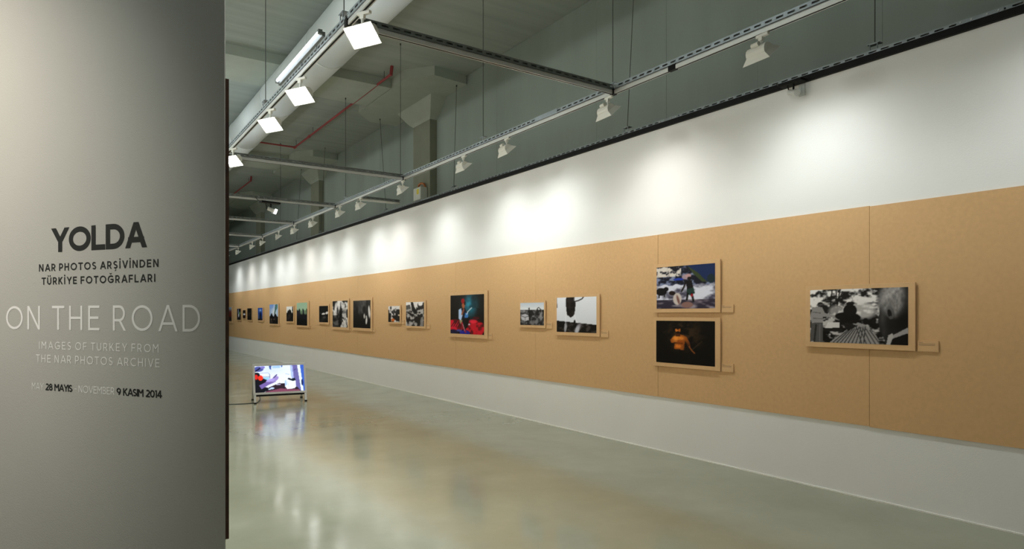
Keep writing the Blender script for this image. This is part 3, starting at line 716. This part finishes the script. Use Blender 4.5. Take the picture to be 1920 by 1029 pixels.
def art_gold():
    c = Cv(112, 84, (.012, .010, .008))
    m = np.clip(1-(((c.X-.48)/.42)**2+((c.Y-.32)/.48)**2), 0, 1)
    c.speck(m*.9, (.03, .022, .012), (.26, .19, .11), .52, 6, 10, 41, 4)
    c.poly([(.33, .74), (.48, .72), (.60, .78), (.62, 1), (.34, 1)], (.02, .018, .016))
    c.poly([(.32, .37), (.40, .32), (.48, .33), (.55, .38), (.60, .52), (.61, .62), (.57, .60), (.52, .46), (.50, .68), (.33, .66), (.34, .52), (.28, .52), (.26, .46)], (.66, .36, .12)); c.put(np.exp(-(((c.X-.36)/.05)**2+((c.Y-.42)/.10)**2)), (.95, .66, .30), .6); c.put(np.exp(-(((c.X-.56)/.06)**2+((c.Y-.60)/.12)**2)), (.10, .05, .02), .75); c.put(np.exp(-(((c.X-.41)/.012)**2+((c.Y-.5)/.14)**2)), (.30, .14, .05), .6)
    c.ell(.40, .41, .10, .05, (.98, .62, .24), .0, al=.7, soft=.5); c.line([(.33, .52), (.47, .53)], .010, (.16, .07, .02)); c.ell(.43, .50, .06, .06, (.62, .30, .08), al=.6, soft=.6); c.ell(.40, .60, .05, .04, (.95, .55, .2), al=.7, soft=.5)
    c.poly([(.35, .30), (.43, .30), (.44, .37), (.36, .37)], (.30, .15, .05)); c.ell(.395, .22, .045, .075, (.86, .50, .18)); c.ell(.395, .155, .05, .045, (.05, .03, .02)); c.line([(.375, .205), (.388, .205)], .004, (.3, .15, .06)); c.line([(.405, .205), (.418, .205)], .004, (.3, .15, .06)); c.ell(.412, .235, .015, .04, (.55, .28, .1), al=.6, soft=.5); c.ell(.395, .275, .04, .022, (.08, .04, .02))
    c.line([(.59, .60), (.64, .69), (.68, .74)], .011, (.55, .32, .14)); c.line([(.64, .66), (.80, .46)], .006, (.25, .2, .14)); 
    return c
def art_cow():
    c = Cv(84, 72, (.85, .87, .91)); c.put(np.clip(1.1-c.Y*1.2, 0, 1), (.93, .94, .97), .6)
    c.speck((c.Y > .68+.10*c.X)*1.0, (.05, .045, .04), (.26, .24, .23), .58, 5, 9, 51, 3)
    c.poly([(.26, 0), (.46, 0), (.45, .10), (.50, .16), (.49, .36), (.455, .52), (.41, .56), (.37, .59), (.33, .54), (.29, .52), (.26, .38), (.25, .12)], (.10, .08, .07))
    c.speck(((c.X > .27) & (c.X < .48) & (c.Y < .5))*.6, (.05, .04, .04), (.2, .17, .15), .5, 5, 8, 52, 3)
    c.line([(.47, .13), (.56, .11), (.66, .06), (.70, .0)], .012, (.10, .08, .08)); c.line([(.255, .3), (.245, .72), (.22, .80)], .006, (.97, .97, 1), .8); c.line([(.48, .5), (.50, .64), (.56, .75)], .006, (.97, .97, 1), .8)
    c.ell(.24, .88, .035, .14, (.78, .79, .84), .1, al=.8, soft=.6); c.ell(.54, .93, .055, .12, (.82, .83, .88), .3, al=.9, soft=.6); c.ell(.58, .82, .05, .08, (.7, .7, .76), .5, al=.6, soft=.7)
    c.ell(.475, .72, .022, .065, (.05, .04, .05)); c.line([(.485, .66), (.485, .74)], .008, (.05, .04, .05)); c.line([(0, .0), (.012, .3)], .01, (.3, .3, .34))
    return c
def art_field():
    c = Cv(60, 52, (.86, .88, .90)); c.put(np.clip(1-c.Y*4, 0, 1), (.70, .75, .82), .7)
    c.speck((c.Y > .33)*1.0, (.12, .12, .13), (.55, .55, .56), .52, 4, 7, 61, 4, 1.5)
    c.put(np.clip((c.Y-.7)*2, 0, 1), (.10, .10, .11), .6); c.ell(.62, .86, .22, .08, (.5, .5, .52), -.2, al=.6, soft=.6)
    c.poly([(.05, .56), (.22, .50), (.40, .58), (.38, .78), (.22, .84), (.05, .74)], (.74, .74, .77)); c.line([(.05, .60), (.22, .66), (.39, .60)], .01, (.25, .25, .28)); c.line([(.22, .66), (.22, .83)], .008, (.3, .3, .32))
    c.poly([(.37, .36), (.43, .36), (.47, .80), (.40, .84), (.37, .6)], (.08, .07, .08)); c.ell(.395, .28, .022, .06, (.1, .09, .09))
    c.ell(.74, .36, .03, .09, (.09, .08, .08)); c.ell(.88, .37, .025, .08, (.09, .08, .08)); c.line([(.74, .26), (.80, .22), (.86, .30)], .012, (.15, .13, .13))
    return c
def art_boy():
    c = Cv(72, 76, (.035, .028, .022))
    m = np.exp(-(((c.X-.60)/.20)**2+((c.Y-.28)/.26)**2)); c.put(m, (.10, .42, .52), .95); c.put(np.exp(-(((c.X-.52)/.09)**2+((c.Y-.28)/.16)**2)), (.32, .74, .88), .7)
    c.speck(m*.5, (.03, .15, .18), (.2, .62, .72), .5, 4, 6, 71, 3)
    c.speck((((c.X-.16)/.26)**2+((c.Y-.80)/.17)**2 < 1)*1.0, (.35, .02, .06), (.86, .10, .22), .48, 5, 6, 72, 2); c.speck((((c.X-.76)/.28)**2+((c.Y-.85)/.20)**2 < 1)*1.0, (.30, .01, .05), (.80, .08, .17), .48, 5, 7, 73, 3)
    for k in range(4): c.line([(.04+.07*k, .82), (.14+.07*k, .68)], .010, (.10, .03, .08))
    c.ell(.68, .68, .11, .05, (.95, .16, .28), al=.8, soft=.5); c.ell(.78, .60, .10, .04, (.35, .03, .1), al=.8)
    c.ell(.10, .95, .16, .05, (.06, .08, .25)); c.ell(.45, .97, .16, .06, (.10, .14, .60)); c.ell(.28, .92, .08, .03, (.25, .3, .6))
    c.poly([(.36, .34), (.46, .34), (.52, .46), (.54, .62), (.56, .72), (.34, .70), (.30, .50)], (.07, .10, .16)); c.poly([(.46, .46), (.55, .48), (.55, .62), (.44, .60)], (.25, .50, .78))
    c.poly([(.27, .38), (.35, .34), (.36, .46), (.39, .52), (.33, .68), (.27, .62), (.26, .48)], (.72, .82, .96)); c.line([(.37, .50), (.42, .38)], .022, (.62, .36, .24)); c.ell(.41, .27, .045, .085, (.66, .38, .25)); c.ell(.395, .16, .055, .065, (.62, .12, .13)); c.ell(.455, .22, .02, .05, (.09, .05, .05))
    c.poly([(.38, .60), (.60, .58), (.52, .86), (.40, .78)], (.03, .025, .035)); c.poly([(.29, .66), (.38, .64), (.37, .76), (.31, .74)], (.62, .58, .42)); c.line([(.36, .72), (.42, .88), (.48, .96)], .018, (.68, .10, .2)); c.line([(.39, .75), (.46, .92)], .007, (.85, .8, .85)); c.line([(.51, .50), (.54, .44), (.65, .34)], .014, (.85, .90, .95)); c.ell(.58, .76, .03, .02, (.92, .86, .92))
    return c
def art_bw(seed, w, h, sky, kind):
    c = Cv(w, h, (.5, .5, .5), seed); U = np.ones((h, w))
    if kind == 'trees':
        c.speck(U, g(.08), g(.88), .48, 6, 6, seed, 4, 1.0)
        c.ell(.22, .36, .09, .30, g(.93), .1, al=.9, soft=.4); c.ell(.45, .12, .09, .26, g(.95), 0, al=.9, soft=.4); c.ell(.82, .45, .14, .2, g(.70), 0, al=.6, soft=.6)
        c.put((c.Y > .55)*(c.X < .5), g(.10), .6); c.poly([(.46, .55), (.5, .38), (.60, .37), (.64, .56), (.58, .62), (.56, 1), (.48, 1)], g(.05)); c.line([(.70, .70), (.94, .96)], .03, g(.92)); c.line([(.02, .54), (.3, .42)], .02, g(.8), .6)
    elif kind == 'smoke':
        c.a[:] = g(.14); c.put(np.exp(-(((c.X-.70)/.30)**2+((c.Y-.15)/.28)**2)), g(.48), .9); c.put(np.exp(-(((c.X-.40)/.16)**2+((c.Y-.34)/.12)**2)), g(.55), .8)
        c.speck(U*.45, g(.05), g(.35), .5, 4, 4, seed, 4); c.put(np.clip((c.Y-.45)*3, 0, 1)*(c.X < .95), g(.035), .9)
        c.poly([(.18, .30), (.28, .2), (.30, .45), (.45, .6), (.10, .6)], g(.08), .7); c.ell(.65, .33, .10, .12, g(.10), al=.8, soft=.4); c.poly([(.78, 0), (.9, 0), (.88, .5), (.80, .5)], g(.12), .8)
        c.ell(.94, .42, .05, .22, g(.92), -.1, soft=.4); c.ell(.67, .58, .04, .09, g(.85), soft=.4); c.ell(.79, .74, .05, .13, g(.9), .1, soft=.4); c.ell(.78, .60, .04, .05, g(.8), soft=.4)
    elif kind == 'hall':
        c.a[:] = g(.07); c.ell(.50, .50, .20, .07, g(.92), -.08, soft=.3); c.ell(.88, .44, .16, .08, g(.88), -.15, soft=.3); c.ell(.62, .72, .18, .07, g(.42), .0, al=.8, soft=.6); c.ell(.15, .45, .06, .03, g(.5), al=.7, soft=.5); c.put((np.abs(c.Y-.56) < .015), g(.02)); c.speck((c.Y > .6)*.4, g(.02), g(.3), .6, 5, 6, seed, 3)
    elif kind == 'street':
        c.speck(U, g(.10), g(.70), .5, 6, 8, seed, 4, .8); c.put((c.Y < .22), g(.93)); c.poly([(0, .14), (.25, .12), (.28, .3), (0, .32)], g(.35)); c.poly([(.66, .1), (.72, .02), (1, .05), (1, .3), (.68, .3)], g(.16)); c.ell(.82, .08, .13, .10, g(.95), soft=.3)
        c.poly([(.28, 0), (.40, 0), (.50, .24), (.68, .42), (.60, .52), (.42, .44), (.32, .2)], g(.10)); c.poly([(.42, .02), (.60, 0), (.60, .34), (.52, .26)], g(.90)); c.poly([(.62, .36), (.98, .30), (.98, .50), (.72, .52)], g(.72)); c.ell(.77, .45, .06, .03, g(.1)); c.poly([(.66, .52), (.84, .54), (.80, .9), (.64, .9)], g(.12)); c.poly([(.84, .66), (.98, .6), (.98, 1), (.80, 1)], g(.62), .8); c.line([(0, .36), (.34, .46)], .02, g(.7), .7)
    elif kind == 'dancers':
        c.speck(U, g(.12), g(.75), .5, 6, 6, seed, 3); c.put((c.Y < .25)*.9, g(.90)); c.poly([(.5, .2), (.98, .22), (.98, .95), (.45, .95)], g(.10), .85); c.poly([(0, .4), (.26, .5), (.26, 1), (0, 1)], g(.07)); c.line([(.06, .10), (.15, .32), (.44, .58)], .035, g(.92)); c.ell(.24, .12, .09, .10, g(.35)); c.ell(.60, .52, .04, .09, g(.9), soft=.3); c.ell(.66, .24, .09, .1, g(.65)); c.ell(.94, .58, .06, .05, (.85, .8, .7)); c.ell(.34, .78, .10, .08, g(.82), .3); c.ell(.44, .88, .15, .10, (.82, .42, .14)); c.ell(.62, .93, .08, .05, g(.85))
    elif kind == 'green':
        c.a[:] = (.68, .79, .69); c.put(np.clip(1-c.Y*2.5, 0, 1), (.60, .74, .63), .8)
        for k in range(9):
            x = .04+.115*k; c.ell(x, .40+.04*math.sin(k*2.1), .06, .09, (.10, .12, .14), soft=.3); c.ell(x, .55, .075, .18, (.12+.05*(k % 2), .14, .2), soft=.3)
        for k in (3, 4, 6, 7): c.line([(.02+.125*k, .30), (.06+.12*k, .52)], .03, (.66, .82, .62))
        c.put(np.clip((c.Y-.55)*5, 0, 1), (.045, .035, .04)); c.speck((c.Y > .5)*.4, (.03, .025, .03), (.22, .24, .38), .6, 5, 6, seed, 3, 1.5)
    elif kind == 'crowd':
        c.a[:] = (.95, .95, .94); c.speck((c.Y > .36+.10*np.sin(c.X*17))*1.0, (.06, .045, .045), (.30, .25, .24), .6, 5, 6, seed, 3); c.poly([(.28, .5), (.40, .24), (.5, .2), (.66, .28), (.70, .5)], (.10, .08, .08)); c.poly([(.84, .3), (.9, 0), (1, 0), (1, .4)], (.35, .33, .33))
    elif kind == 'flag':
        c.put(U, (.62, .74, .93)); c.put(np.exp(-(((c.X-.6)/.35)**2+((c.Y-.42)/.3)**2)), (.93, .95, .99)); c.put(np.clip(.3-c.Y, 0, 1)*2*(c.X < .5), (.30, .50, .86)); c.poly([(.60, .52), (.70, .02), (.98, .0), (.94, .22), (.82, .30), (.66, .54)], (.33, .52, .50)); c.line([(.56, .56), (.76, .04)], .012, (.1, .12, .12)); c.speck((c.Y > .56+.08*np.sin(c.X*14+1))*1.0, (.05, .045, .05), (.24, .22, .22), .62, 5, 7, seed, 3); c.ell(.25, .78, .06, .04, (.5, .4, .36)); c.ell(.55, .78, .06, .04, (.5, .4, .36))
    elif kind == 'blue':
        c.put(U, (.12, .26, .62)); c.put(np.exp(-(((c.X-.55)/.35)**2+((c.Y-.22)/.16)**2)), (.50, .66, .92)); c.ell(.56, .20, .08, .03, (.9, .93, 1)); c.put((c.Y > .62), (.16, .24, .42), .8); c.poly([(.42, .92), (.45, .45), (.56, .26), (.68, .46), (.72, .92)], (.035, .04, .09)); c.poly([(.0, .45), (.2, .52), (.32, .9), (0, .95)], (.30, .38, .52), .7); c.put((c.Y > .90), (.10, .08, .12))
    elif kind == 'dark':
        c.put(U, (.07, .045, .035)); c.ell(.5, .45, .3, .07, (.45, .40, .36), -.1, al=.6, soft=.6); c.ell(.45, .6, .35, .06, (.25, .18, .13), .1, al=.6, soft=.6); c.speck(U*.4, (.02, .015, .012), (.3, .22, .16), .55, 5, 6, seed, 3)
    elif kind == 'tiny':
        c.put(U, (.09, .05, .035)); c.ell(.55, .52, .40, .12, (.85, .86, .90), 0, soft=.3); c.put((c.Y > .72), (.14, .03, .02)); c.ell(.5, .3, .3, .08, (.25, .18, .13), al=.6, soft=.5)
    elif kind == 'light':
        c.put(U, (.08, .08, .09)); c.ell(.4, .3, .12, .3, (.55, .58, .70), soft=.4); c.ell(.75, .42, .12, .14, (.55, .75, .42), soft=.4); c.ell(.5, .62, .10, .16, (.92, .93, .97), soft=.3); c.ell(.2, .75, .1, .2, (.40, .36, .42), al=.7, soft=.5)
    elif kind == 'edge':
        c.put(U, (.45, .16, .10)); c.put(np.clip(.4-c.Y, 0, 1)*3, (.62, .75, .85)); c.put((c.Y > .7), (.12, .05, .04))
    return c
def art_screen():
    c = Cv(120, 68, (.93, .96, 1.0))
    c.put(np.exp(-(((c.X-.35)/.3)**2+((c.Y-.15)/.2)**2))*.4, (.72, .82, 1)); c.poly([(.29, 0), (.34, 0), (.33, .16), (.30, .12)], (.25, .35, .60)); c.poly([(.36, .02), (.52, .0), (.52, .10), (.36, .10)], (.65, .80, 1)); c.poly([(.53, 0), (.57, 0), (.55, .10)], (.3, .42, .7))
    c.line([(.10, .27), (.27, .27), (.30, .33), (.30, .50)], .005, (.55, .60, .72)); c.line([(.12, .42), (.30, .42)], .005, (.35, .42, .55)); c.poly([(.12, .44), (.29, .44), (.28, .56), (.20, .55)], (.60, .82, .95)); c.line([(.62, .33), (.70, .36)], .005, (.6, .7, .85))
    c.poly([(.72, 0), (.88, 0), (.93, 1), (.80, .90), (.77, .60)], (.42, .40, .66)); c.line([(.75, .25), (.84, .16)], .006, (.2, .25, .5)); c.line([(.77, .02), (.79, .6)], .004, (.75, .8, 1)); c.poly([(.72, 0), (.76, 0), (.78, .5), (.74, .5)], (.70, .78, .98))
    c.poly([(.87, 0), (.93, 0), (.99, 1), (.93, 1)], (.92, .98, 1)); c.poly([(.93, 0), (1, 0), (1, 1), (.98, 1)], (.22, .38, .78)); c.ell(.96, .68, .02, .12, (.06, .12, .35))
    c.poly([(.20, 1), (.28, .82), (.48, .68), (.62, .70), (.86, .86), (.92, 1)], (.16, .09, .15)); c.poly([(.22, .98), (.5, .88), (.9, .95), (.9, 1), (.2, 1)], (.50, .26, .36))
    c.ell(.08, .12, .10, .10, (.30, .34, .62), -.6); c.line([(.02, .2), (.14, .05)], .014, (.06, .05, .2)); c.ell(.16, .06, .05, .05, (.5, .48, .8)); c.poly([(.0, .24), (.08, .26), (.14, .46), (.24, .54), (.20, .80), (.30, .86), (.18, 1), (.0, 1)], (.015, .015, .08))
    c.ell(.03, .42, .035, .10, (.85, .13, .10)); c.ell(.115, .46, .05, .10, (.95, .20, .12)); c.poly([(.08, .74), (.28, .56), (.38, .52), (.42, .62), (.26, .74), (.13, .88)], (.46, .38, .66)); c.ell(.40, .52, .06, .12, (.62, .55, .82), .5); c.line([(.38, .46), (.44, .36)], .012, (.30, .28, .50)); c.ell(.31, .56, .10, .045, (.68, .62, .9), -.5)
    c.ell(.34, .86, .045, .035, (.75, .85, 1)); c.ell(.29, .89, .03, .02, (.8, .88, 1)); c.ell(.47, .73, .05, .025, (.72, .70, .82))
    c.poly([(.60, .58), (.63, .56), (.82, .56), (.83, .84), (.79, .90), (.65, .92), (.60, .82)], (.96, .98, 1)); c.line([(.66, .62), (.68, .86)], .004, (.7, .8, .9)); c.poly([(.66, .54), (.68, .49), (.74, .53), (.81, .50), (.83, .60), (.76, .62)], (.05, .10, .16)); c.poly([(.60, .6), (.63, .56), (.65, .75), (.60, .80)], (.70, .82, 1))
    return c
def print_mesh(name, c, P00, P10, P01, m, parent, srgb=True):
    """grid mesh, P00 top-left, P10 top-right, P01 bottom-left"""
    bl = np.pad(c.a, ((1, 1), (1, 1), (0, 0)), mode='edge')      # slight softness, as a print seen from afar
    c.a = c.a*.5+.5*(bl[:-2, 1:-1]+bl[2:, 1:-1]+bl[1:-1, :-2]+bl[1:-1, 2:])/4
    h, w = c.h, c.w; P00, P10, P01 = map(np.array, (P00, P10, P01))
    u = np.linspace(0, 1, w+1); v = np.linspace(0, 1, h+1); Ug, Vg = np.meshgrid(u, v)
    pts = P00+Ug[..., None]*(P10-P00)+Vg[..., None]*(P01-P00); pts = pts.reshape(-1, 3)
    idx = np.arange((w+1)*(h+1)).reshape(h+1, w+1)
    faces = np.stack([idx[1:, :-1], idx[1:, 1:], idx[:-1, 1:], idx[:-1, :-1]], -1).reshape(-1, 4)
    me = bpy.data.meshes.new(name); me.from_pydata(pts.tolist(), [], faces.tolist())
    a = np.clip(c.a, 0, 1); a = np.where(a <= .04045, a/12.92, ((a+.055)/1.055)**2.4)
    if m == 'print': a = np.clip(a**1.04, 0, .93)
    pad = np.pad(a, ((0, 1), (0, 1), (0, 0)), mode='edge')
    col = np.concatenate([pad.reshape(-1, 3), np.ones(((w+1)*(h+1), 1))], 1).astype(np.float32)
    at_ = me.color_attributes.new('print', 'FLOAT_COLOR', 'POINT'); at_.data.foreach_set('color', col.ravel())
    me.materials.append(M[m]); o = bpy.data.objects.new(name, me); C.objects.link(o); o.parent = parent
    return o

# ------------------------------------------------------------------ photographs on the wall
BT = .020     # mount board stands proud of the fibreboard
def picture(art, bL, bR, bT, bB, pL, pR, pT, pB, lab, cap=None, caplab=None):
    FX = W-BT
    yR, zT = wall_pt(bR, bT, FX); _, zB = wall_pt(bR, bB, FX); yL = on_x(bL, FX)
    t = empty('mounted_photograph', (W, (yL+yR)/2, zB), lab, 'photograph', 'photographs on the fibreboard band')
    ox, oy, oz = W, (yL+yR)/2, zB
    th_ = .011
    obj('mounting_board', BX(-BT, yR-oy, 0, -BT+th_, yL-oy, zT-zB, bev=.0012), 'mdf2', t)
    obj('spacer_frame', BX(-BT+th_, yR-oy+.05, .04, 0, yL-oy-.05, zT-zB-.04), 'mdf2', t)
    py0 = on_x(pL, FX); py1, pz1 = wall_pt(pR, pT, FX); _, pz0 = wall_pt(pR, pB, FX)
    x = -BT-.0012
    print_mesh('print', art, (x, py0-oy, pz1-oz), (x, py1-oy, pz1-oz), (x, py0-oy, pz0-oz), 'print', t)
    if cap:
        cL, cR, cT, cB = cap; FX2 = W-.009
        y1_, z1_ = wall_pt(cR, cT, FX2); _, z0_ = wall_pt(cR, cB, FX2); y0_ = min(on_x(cL, FX2), yR-.004)
        k = empty('caption_card', (W, (y0_+y1_)/2, z0_), caplab, 'caption card', 'caption cards beside the photographs')
        hw = (y0_-y1_)/2; hh = z1_-z0_
        obj('card', BX(-.009, -hw, 0, 0, hw, hh), 'mdf2', k)
        bm = bmesh.new()
        for r_, (a_, b2) in enumerate(((.55, .72), (.02, .85), (.0, .86))):
            yy0 = hw-.06*hw*2; L_ = hw*2*(.2 if r_ == 0 else .78)
            box(bm, -.0096, yy0-L_, hh*(.84-.12*r_)-.0016, -.0085, yy0, hh*(.84-.12*r_)+.0016)
        tx = obj('caption_text', bm, 'cardtext', k); tx['kind'] = 'stuff'
    return t
picture(art_village(), 1510.5, 1716, 528.6, 658.4, 1519.3, 1702.9, 537.9, 647.3, 'large black and white photograph of an old man and a hat, rightmost on the wall', (1720.6, 1759.7, 639.8, 660.3), 'largest caption card, beside the old man photograph')
picture(art_river(), 1226, 1350.3, 485.3, 585.8, 1231.3, 1340.9, 493, 577.7, 'blue toned photograph of a person wading a river with sheep, upper of the stacked pair', (1352.8, 1375, 570.6, 585.5), 'caption card beside the upper river photograph')
picture(art_gold(), 1226, 1350.3, 595.6, 696.2, 1230.6, 1340.7, 602.2, 687.3, 'dark photograph of a golden lit bare chested man, lower of the stacked pair', (1352.8, 1375, 682.3, 698.2), 'caption card beside the lower dark golden photograph')
picture(art_cow(), 1041, 1124.2, 550.6, 631.6, 1044, 1118.5, 555.6, 624.5, 'black and white photograph of a dripping dark cow head against bright sky', (1125.7, 1140.4, 620, 632.7), 'caption card beside the cow head photograph')
picture(art_field(), 973.6, 1022.6, 563.5, 615.2, 975.6, 1019.9, 566.9, 610, 'small black and white photograph of figures and a white crate in a field', (1024, 1035.2, 604.4, 616), 'caption card beside the small field photograph')
picture(art_boy(), 841.8, 913.9, 544.2, 635.6, 844.8, 907.8, 551, 627.9, 'colour photograph of a seated young person on red cloth before turquoise light', (913.9, 922.3, 625.4, 636.3), 'caption card beside the red and turquoise photograph')
picture(art_bw(81, 44, 50, 0, 'street'), 760.3, 798.2, 562.4, 615.8, 761.4, 795, 565.5, 611.7, 'black and white street photograph with dark diagonal post, left of the red one', (798.3, 805.6, 608, 616.3), 'caption card beside the street photograph with diagonal post')
picture(art_bw(82, 34, 42, 0, 'dancers'), 728, 751.5, 571.6, 607.3, 728.2, 749.4, 573.5, 604, 'small black and white photograph with an orange patch at the bottom', (752, 757.8, 599.8, 607.5), 'caption card beside the small photograph with orange patch')
picture(art_bw(83, 40, 52, 0, 'smoke'), 660.7, 697.8, 557.5, 621.4, 662.4, 694.7, 562.4, 615.6, 'tall dark smoky black and white photograph, right one of the close trio', (698, 702.6, 615.3, 622.6), 'caption card beside the dark smoky photograph')
picture(art_bw(84, 38, 52, 0, 'trees'), 622.3, 654.6, 559.4, 619.2, 623.7, 651.9, 563.3, 613.9, 'black and white photograph of a dark figure among bright trees, middle of the trio', (655.3, 658.2, 613.9, 619.7), 'tiny caption card beside the bright trees photograph')
picture(art_bw(85, 32, 40, 0, 'hall'), 597.5, 616.9, 569.6, 608.3, 598.5, 615.2, 573.2, 604.3, 'small near black photograph with a white streak, left of the trio', (617.1, 620.3, 605.6, 608.5), 'tiny caption card beside the near black photograph with white streak')
picture(art_bw(86, 30, 48, 0, 'green'), 555.3, 579.2, 563.8, 614.6, 556.5, 576, 567, 610.3, 'photograph of a dark row of people under a pale green sky', (579.4, 582, 610.5, 615.4), 'tiny caption card beside the pale green sky photograph')
picture(art_bw(87, 24, 40, 0, 'crowd'), 536, 551.2, 573.2, 605.2, 537.2, 549.8, 574.3, 602.5, 'small photograph of a dark crowd under white sky, beside the pale green one', (551.3, 553, 601.5, 605.4), 'tiny caption card beside the dark crowd photograph')
picture(art_bw(88, 26, 44, 0, 'flag'), 504.6, 522.6, 567.9, 610.5, 505.5, 521.2, 570.2, 607.3, 'tall photograph of pale blue sky with a slanting green flag', (522.8, 525, 606.5, 610.7), 'tiny caption card beside the slanting flag photograph')
picture(art_bw(89, 20, 36, 0, 'blue'), 483, 493.7, 576, 602.9, 483.6, 492.3, 576.9, 600.6, 'small vivid blue photograph with a dark figure', (493.8, 495.2, 599.5, 603), 'tiny caption card beside the vivid blue photograph')
picture(art_bw(90, 18, 36, 0, 'dark'), 463.2, 472.7, 576.7, 601.7, 463.7, 471.9, 577.8, 599.8, 'very dark brown photograph, right one of the three small far photographs')
picture(art_bw(91, 16, 28, 0, 'tiny'), 454.7, 461.1, 579.6, 597.7, 455.3, 460.5, 581.3, 596.7, 'tiniest dark photograph with a white spot, middle of the three small far ones')
picture(art_bw(92, 18, 36, 0, 'light'), 443.9, 452, 577, 601, 444.5, 451.5, 578.4, 599.6, 'narrow photograph with pale and green spots, left one of the three small far ones')
picture(art_bw(93, 18, 30, 0, 'edge'), 427.5, 435.7, 573.5, 605.8, 428.2, 434.2, 576, 602, 'reddish photograph at the far left, cut off by the title wall edge')

# ------------------------------------------------------------------ A-frame screen on the floor
fx0, fy0 = plane_z(478, 757, 0); fx1, fy1 = plane_z(574, 751.5, 0); bx0, by0 = plane_z(462, 751, 0)
AX = (fx0+fx1)/2; AY = (fy0+fy1)/2; AW = fx1-fx0; ang = math.atan2(fy1-fy0, fx1-fx0)
av = empty('a_frame_screen', (AX, AY, 0), 'silver framed A-shaped floor stand with a glowing video screen', 'screen', rz=ang)
AD = .54; HT = .67; lean = .25
def fp(u, z): return (u, lean*z/HT, z)      # point on the leaning front plane
hwA = AW/2+.025; zb, zt = .145, .665; yf = lambda z: lean*z/HT
def slab(bm, u0, u1, z0_, z1_, d0, d1):
    nrm_ = Vector((0, -HT, lean)).normalized()
    A = [Vector(fp(u0, z0_))+nrm_*d0, Vector(fp(u1, z0_))+nrm_*d0, Vector(fp(u1, z1_))+nrm_*d0, Vector(fp(u0, z1_))+nrm_*d0]
    B = [p+nrm_*(d1-d0) for p in A]; loft(bm, A, B)
fwid = .034
bm = bmesh.new(); slab(bm, -hwA, hwA, zb, zb+fwid, -.03, .012); slab(bm, -hwA, hwA, zt-fwid, zt, -.03, .012); slab(bm, -hwA, -hwA+fwid, zb+fwid, zt-fwid, -.03, .012); slab(bm, hwA-fwid, hwA, zb+fwid, zt-fwid, -.03, .012)
obj('frame', bm, 'silver', av)
bm = bmesh.new(); slab(bm, -hwA+.01, hwA-.01, zb-.022, zb, -.03, .004); obj('dark_lower_edge', bm, 'black', av)
bm = bmesh.new(); slab(bm, -hwA+fwid, hwA-fwid, zb+fwid, zt-fwid, -.025, -.004); obj('screen_back', bm, 'black', av)
nrm_ = Vector((0, -HT, lean)).normalized(); q = lambda u, z: tuple(Vector(fp(u, z))+nrm_*.002)
print_mesh('screen_picture', art_screen(), q(-hwA+fwid, zt-fwid), q(hwA-fwid, zt-fwid), q(-hwA+fwid, zb+fwid), 'screen', av)
for sx in (-1, 1):
    u = sx*(AW/2)
    bm = bmesh.new(); loft(bm, [(u-.018, -.012, .02), (u+.018, -.012, .02), (u+.018, .02, .02), (u-.018, .02, .02)], [(u-.018, yf(zb)-.012, zb), (u+.018, yf(zb)-.012, zb), (u+.018, yf(zb)+.02, zb), (u-.018, yf(zb)+.02, zb)])
    l_ = obj('leg', bm, 'silver', av); o = obj('foot', BX(u-.021, -.016, 0, u+.021, .024, .022), 'black', l_)
    bm = bmesh.new(); loft(bm, [(u-.018, AD-.02, .02), (u+.018, AD-.02, .02), (u+.018, AD+.012, .02), (u-.018, AD+.012, .02)], [(u-.018, lean+.03, HT-.02), (u+.018, lean+.03, HT-.02), (u+.018, lean+.055, HT-.02), (u-.018, lean+.055, HT-.02)])
    l_ = obj('leg', bm, 'silver', av); o = obj('foot', BX(u-.021, AD-.024, 0, u+.021, AD+.016, .022), 'black', l_)
bm = bmesh.new(); yb = lambda z: AD-(AD-lean-.04)*(z/HT)
loft(bm, [(-AW/2+.018, yb(.17)-.008, .17), (AW/2-.018, yb(.17)-.008, .17), (AW/2-.018, yb(.17)+.008, .17), (-AW/2+.018, yb(.17)+.008, .17)],
     [(-AW/2+.018, yb(.64)-.008, .64), (AW/2-.018, yb(.64)-.008, .64), (AW/2-.018, yb(.64)+.008, .64), (-AW/2+.018, yb(.64)+.008, .64)])
obj('back_board', bm, 'brownback', av)
bm = bmesh.new()
for sx in (-1, 1):
    u = sx*(AW/2-.01); pts = [(u, yf(.64)+.03, .64), (u, yf(.18)+.03, .18), (u, yb(.18)-.01, .18), (u, yb(.64)-.01, .64)]
    a = [bm.verts.new((p[0]-.003, p[1], p[2])) for p in pts]; c_ = [bm.verts.new((p[0]+.003, p[1], p[2])) for p in pts]
    for i in range(4): bm.faces.new((a[i], a[(i+1) % 4], c_[(i+1) % 4], c_[i]))
    bm.faces.new(a[::-1]); bm.faces.new(c_)
obj('side_panel', bm, 'brownback', av)
obj('hinge', TB((-AW/2-.02, lean+.02, HT-.01), (AW/2+.02, lean+.02, HT-.01), .012, 10), 'silver', av)
bm = bmesh.new(); tube(bm, (-AW/2+.0, .30, .135), (-AW/2-.012, .30, .135), .018, 10); obj('knob', bm, 'black', av)
# power lead along the floor
bm = bmesh.new(); pts = []
p0x, p0y = plane_z(432, 757.5, .006); p1x, p1y = plane_z(462, 756.5, .006); p2x, p2y = plane_z(483, 755, .006); p3x, p3y = plane_z(488, 748, .006)
k0 = Vector((p0x, p0y, .006)); k1 = Vector((p1x, p1y, .006)); 
path(bm, [k0+(k0-k1)*1.2, k0, k1, (p2x, p2y+.02, .006), (p3x, p3y, .006), (p3x-.02, p3y+.02, .10), (p3x-.06, p3y+.03, .17)], .006)
tag(obj('power_lead', bm, 'cable'), 'dark power lead lying on the floor beside the screen stand', 'cable')
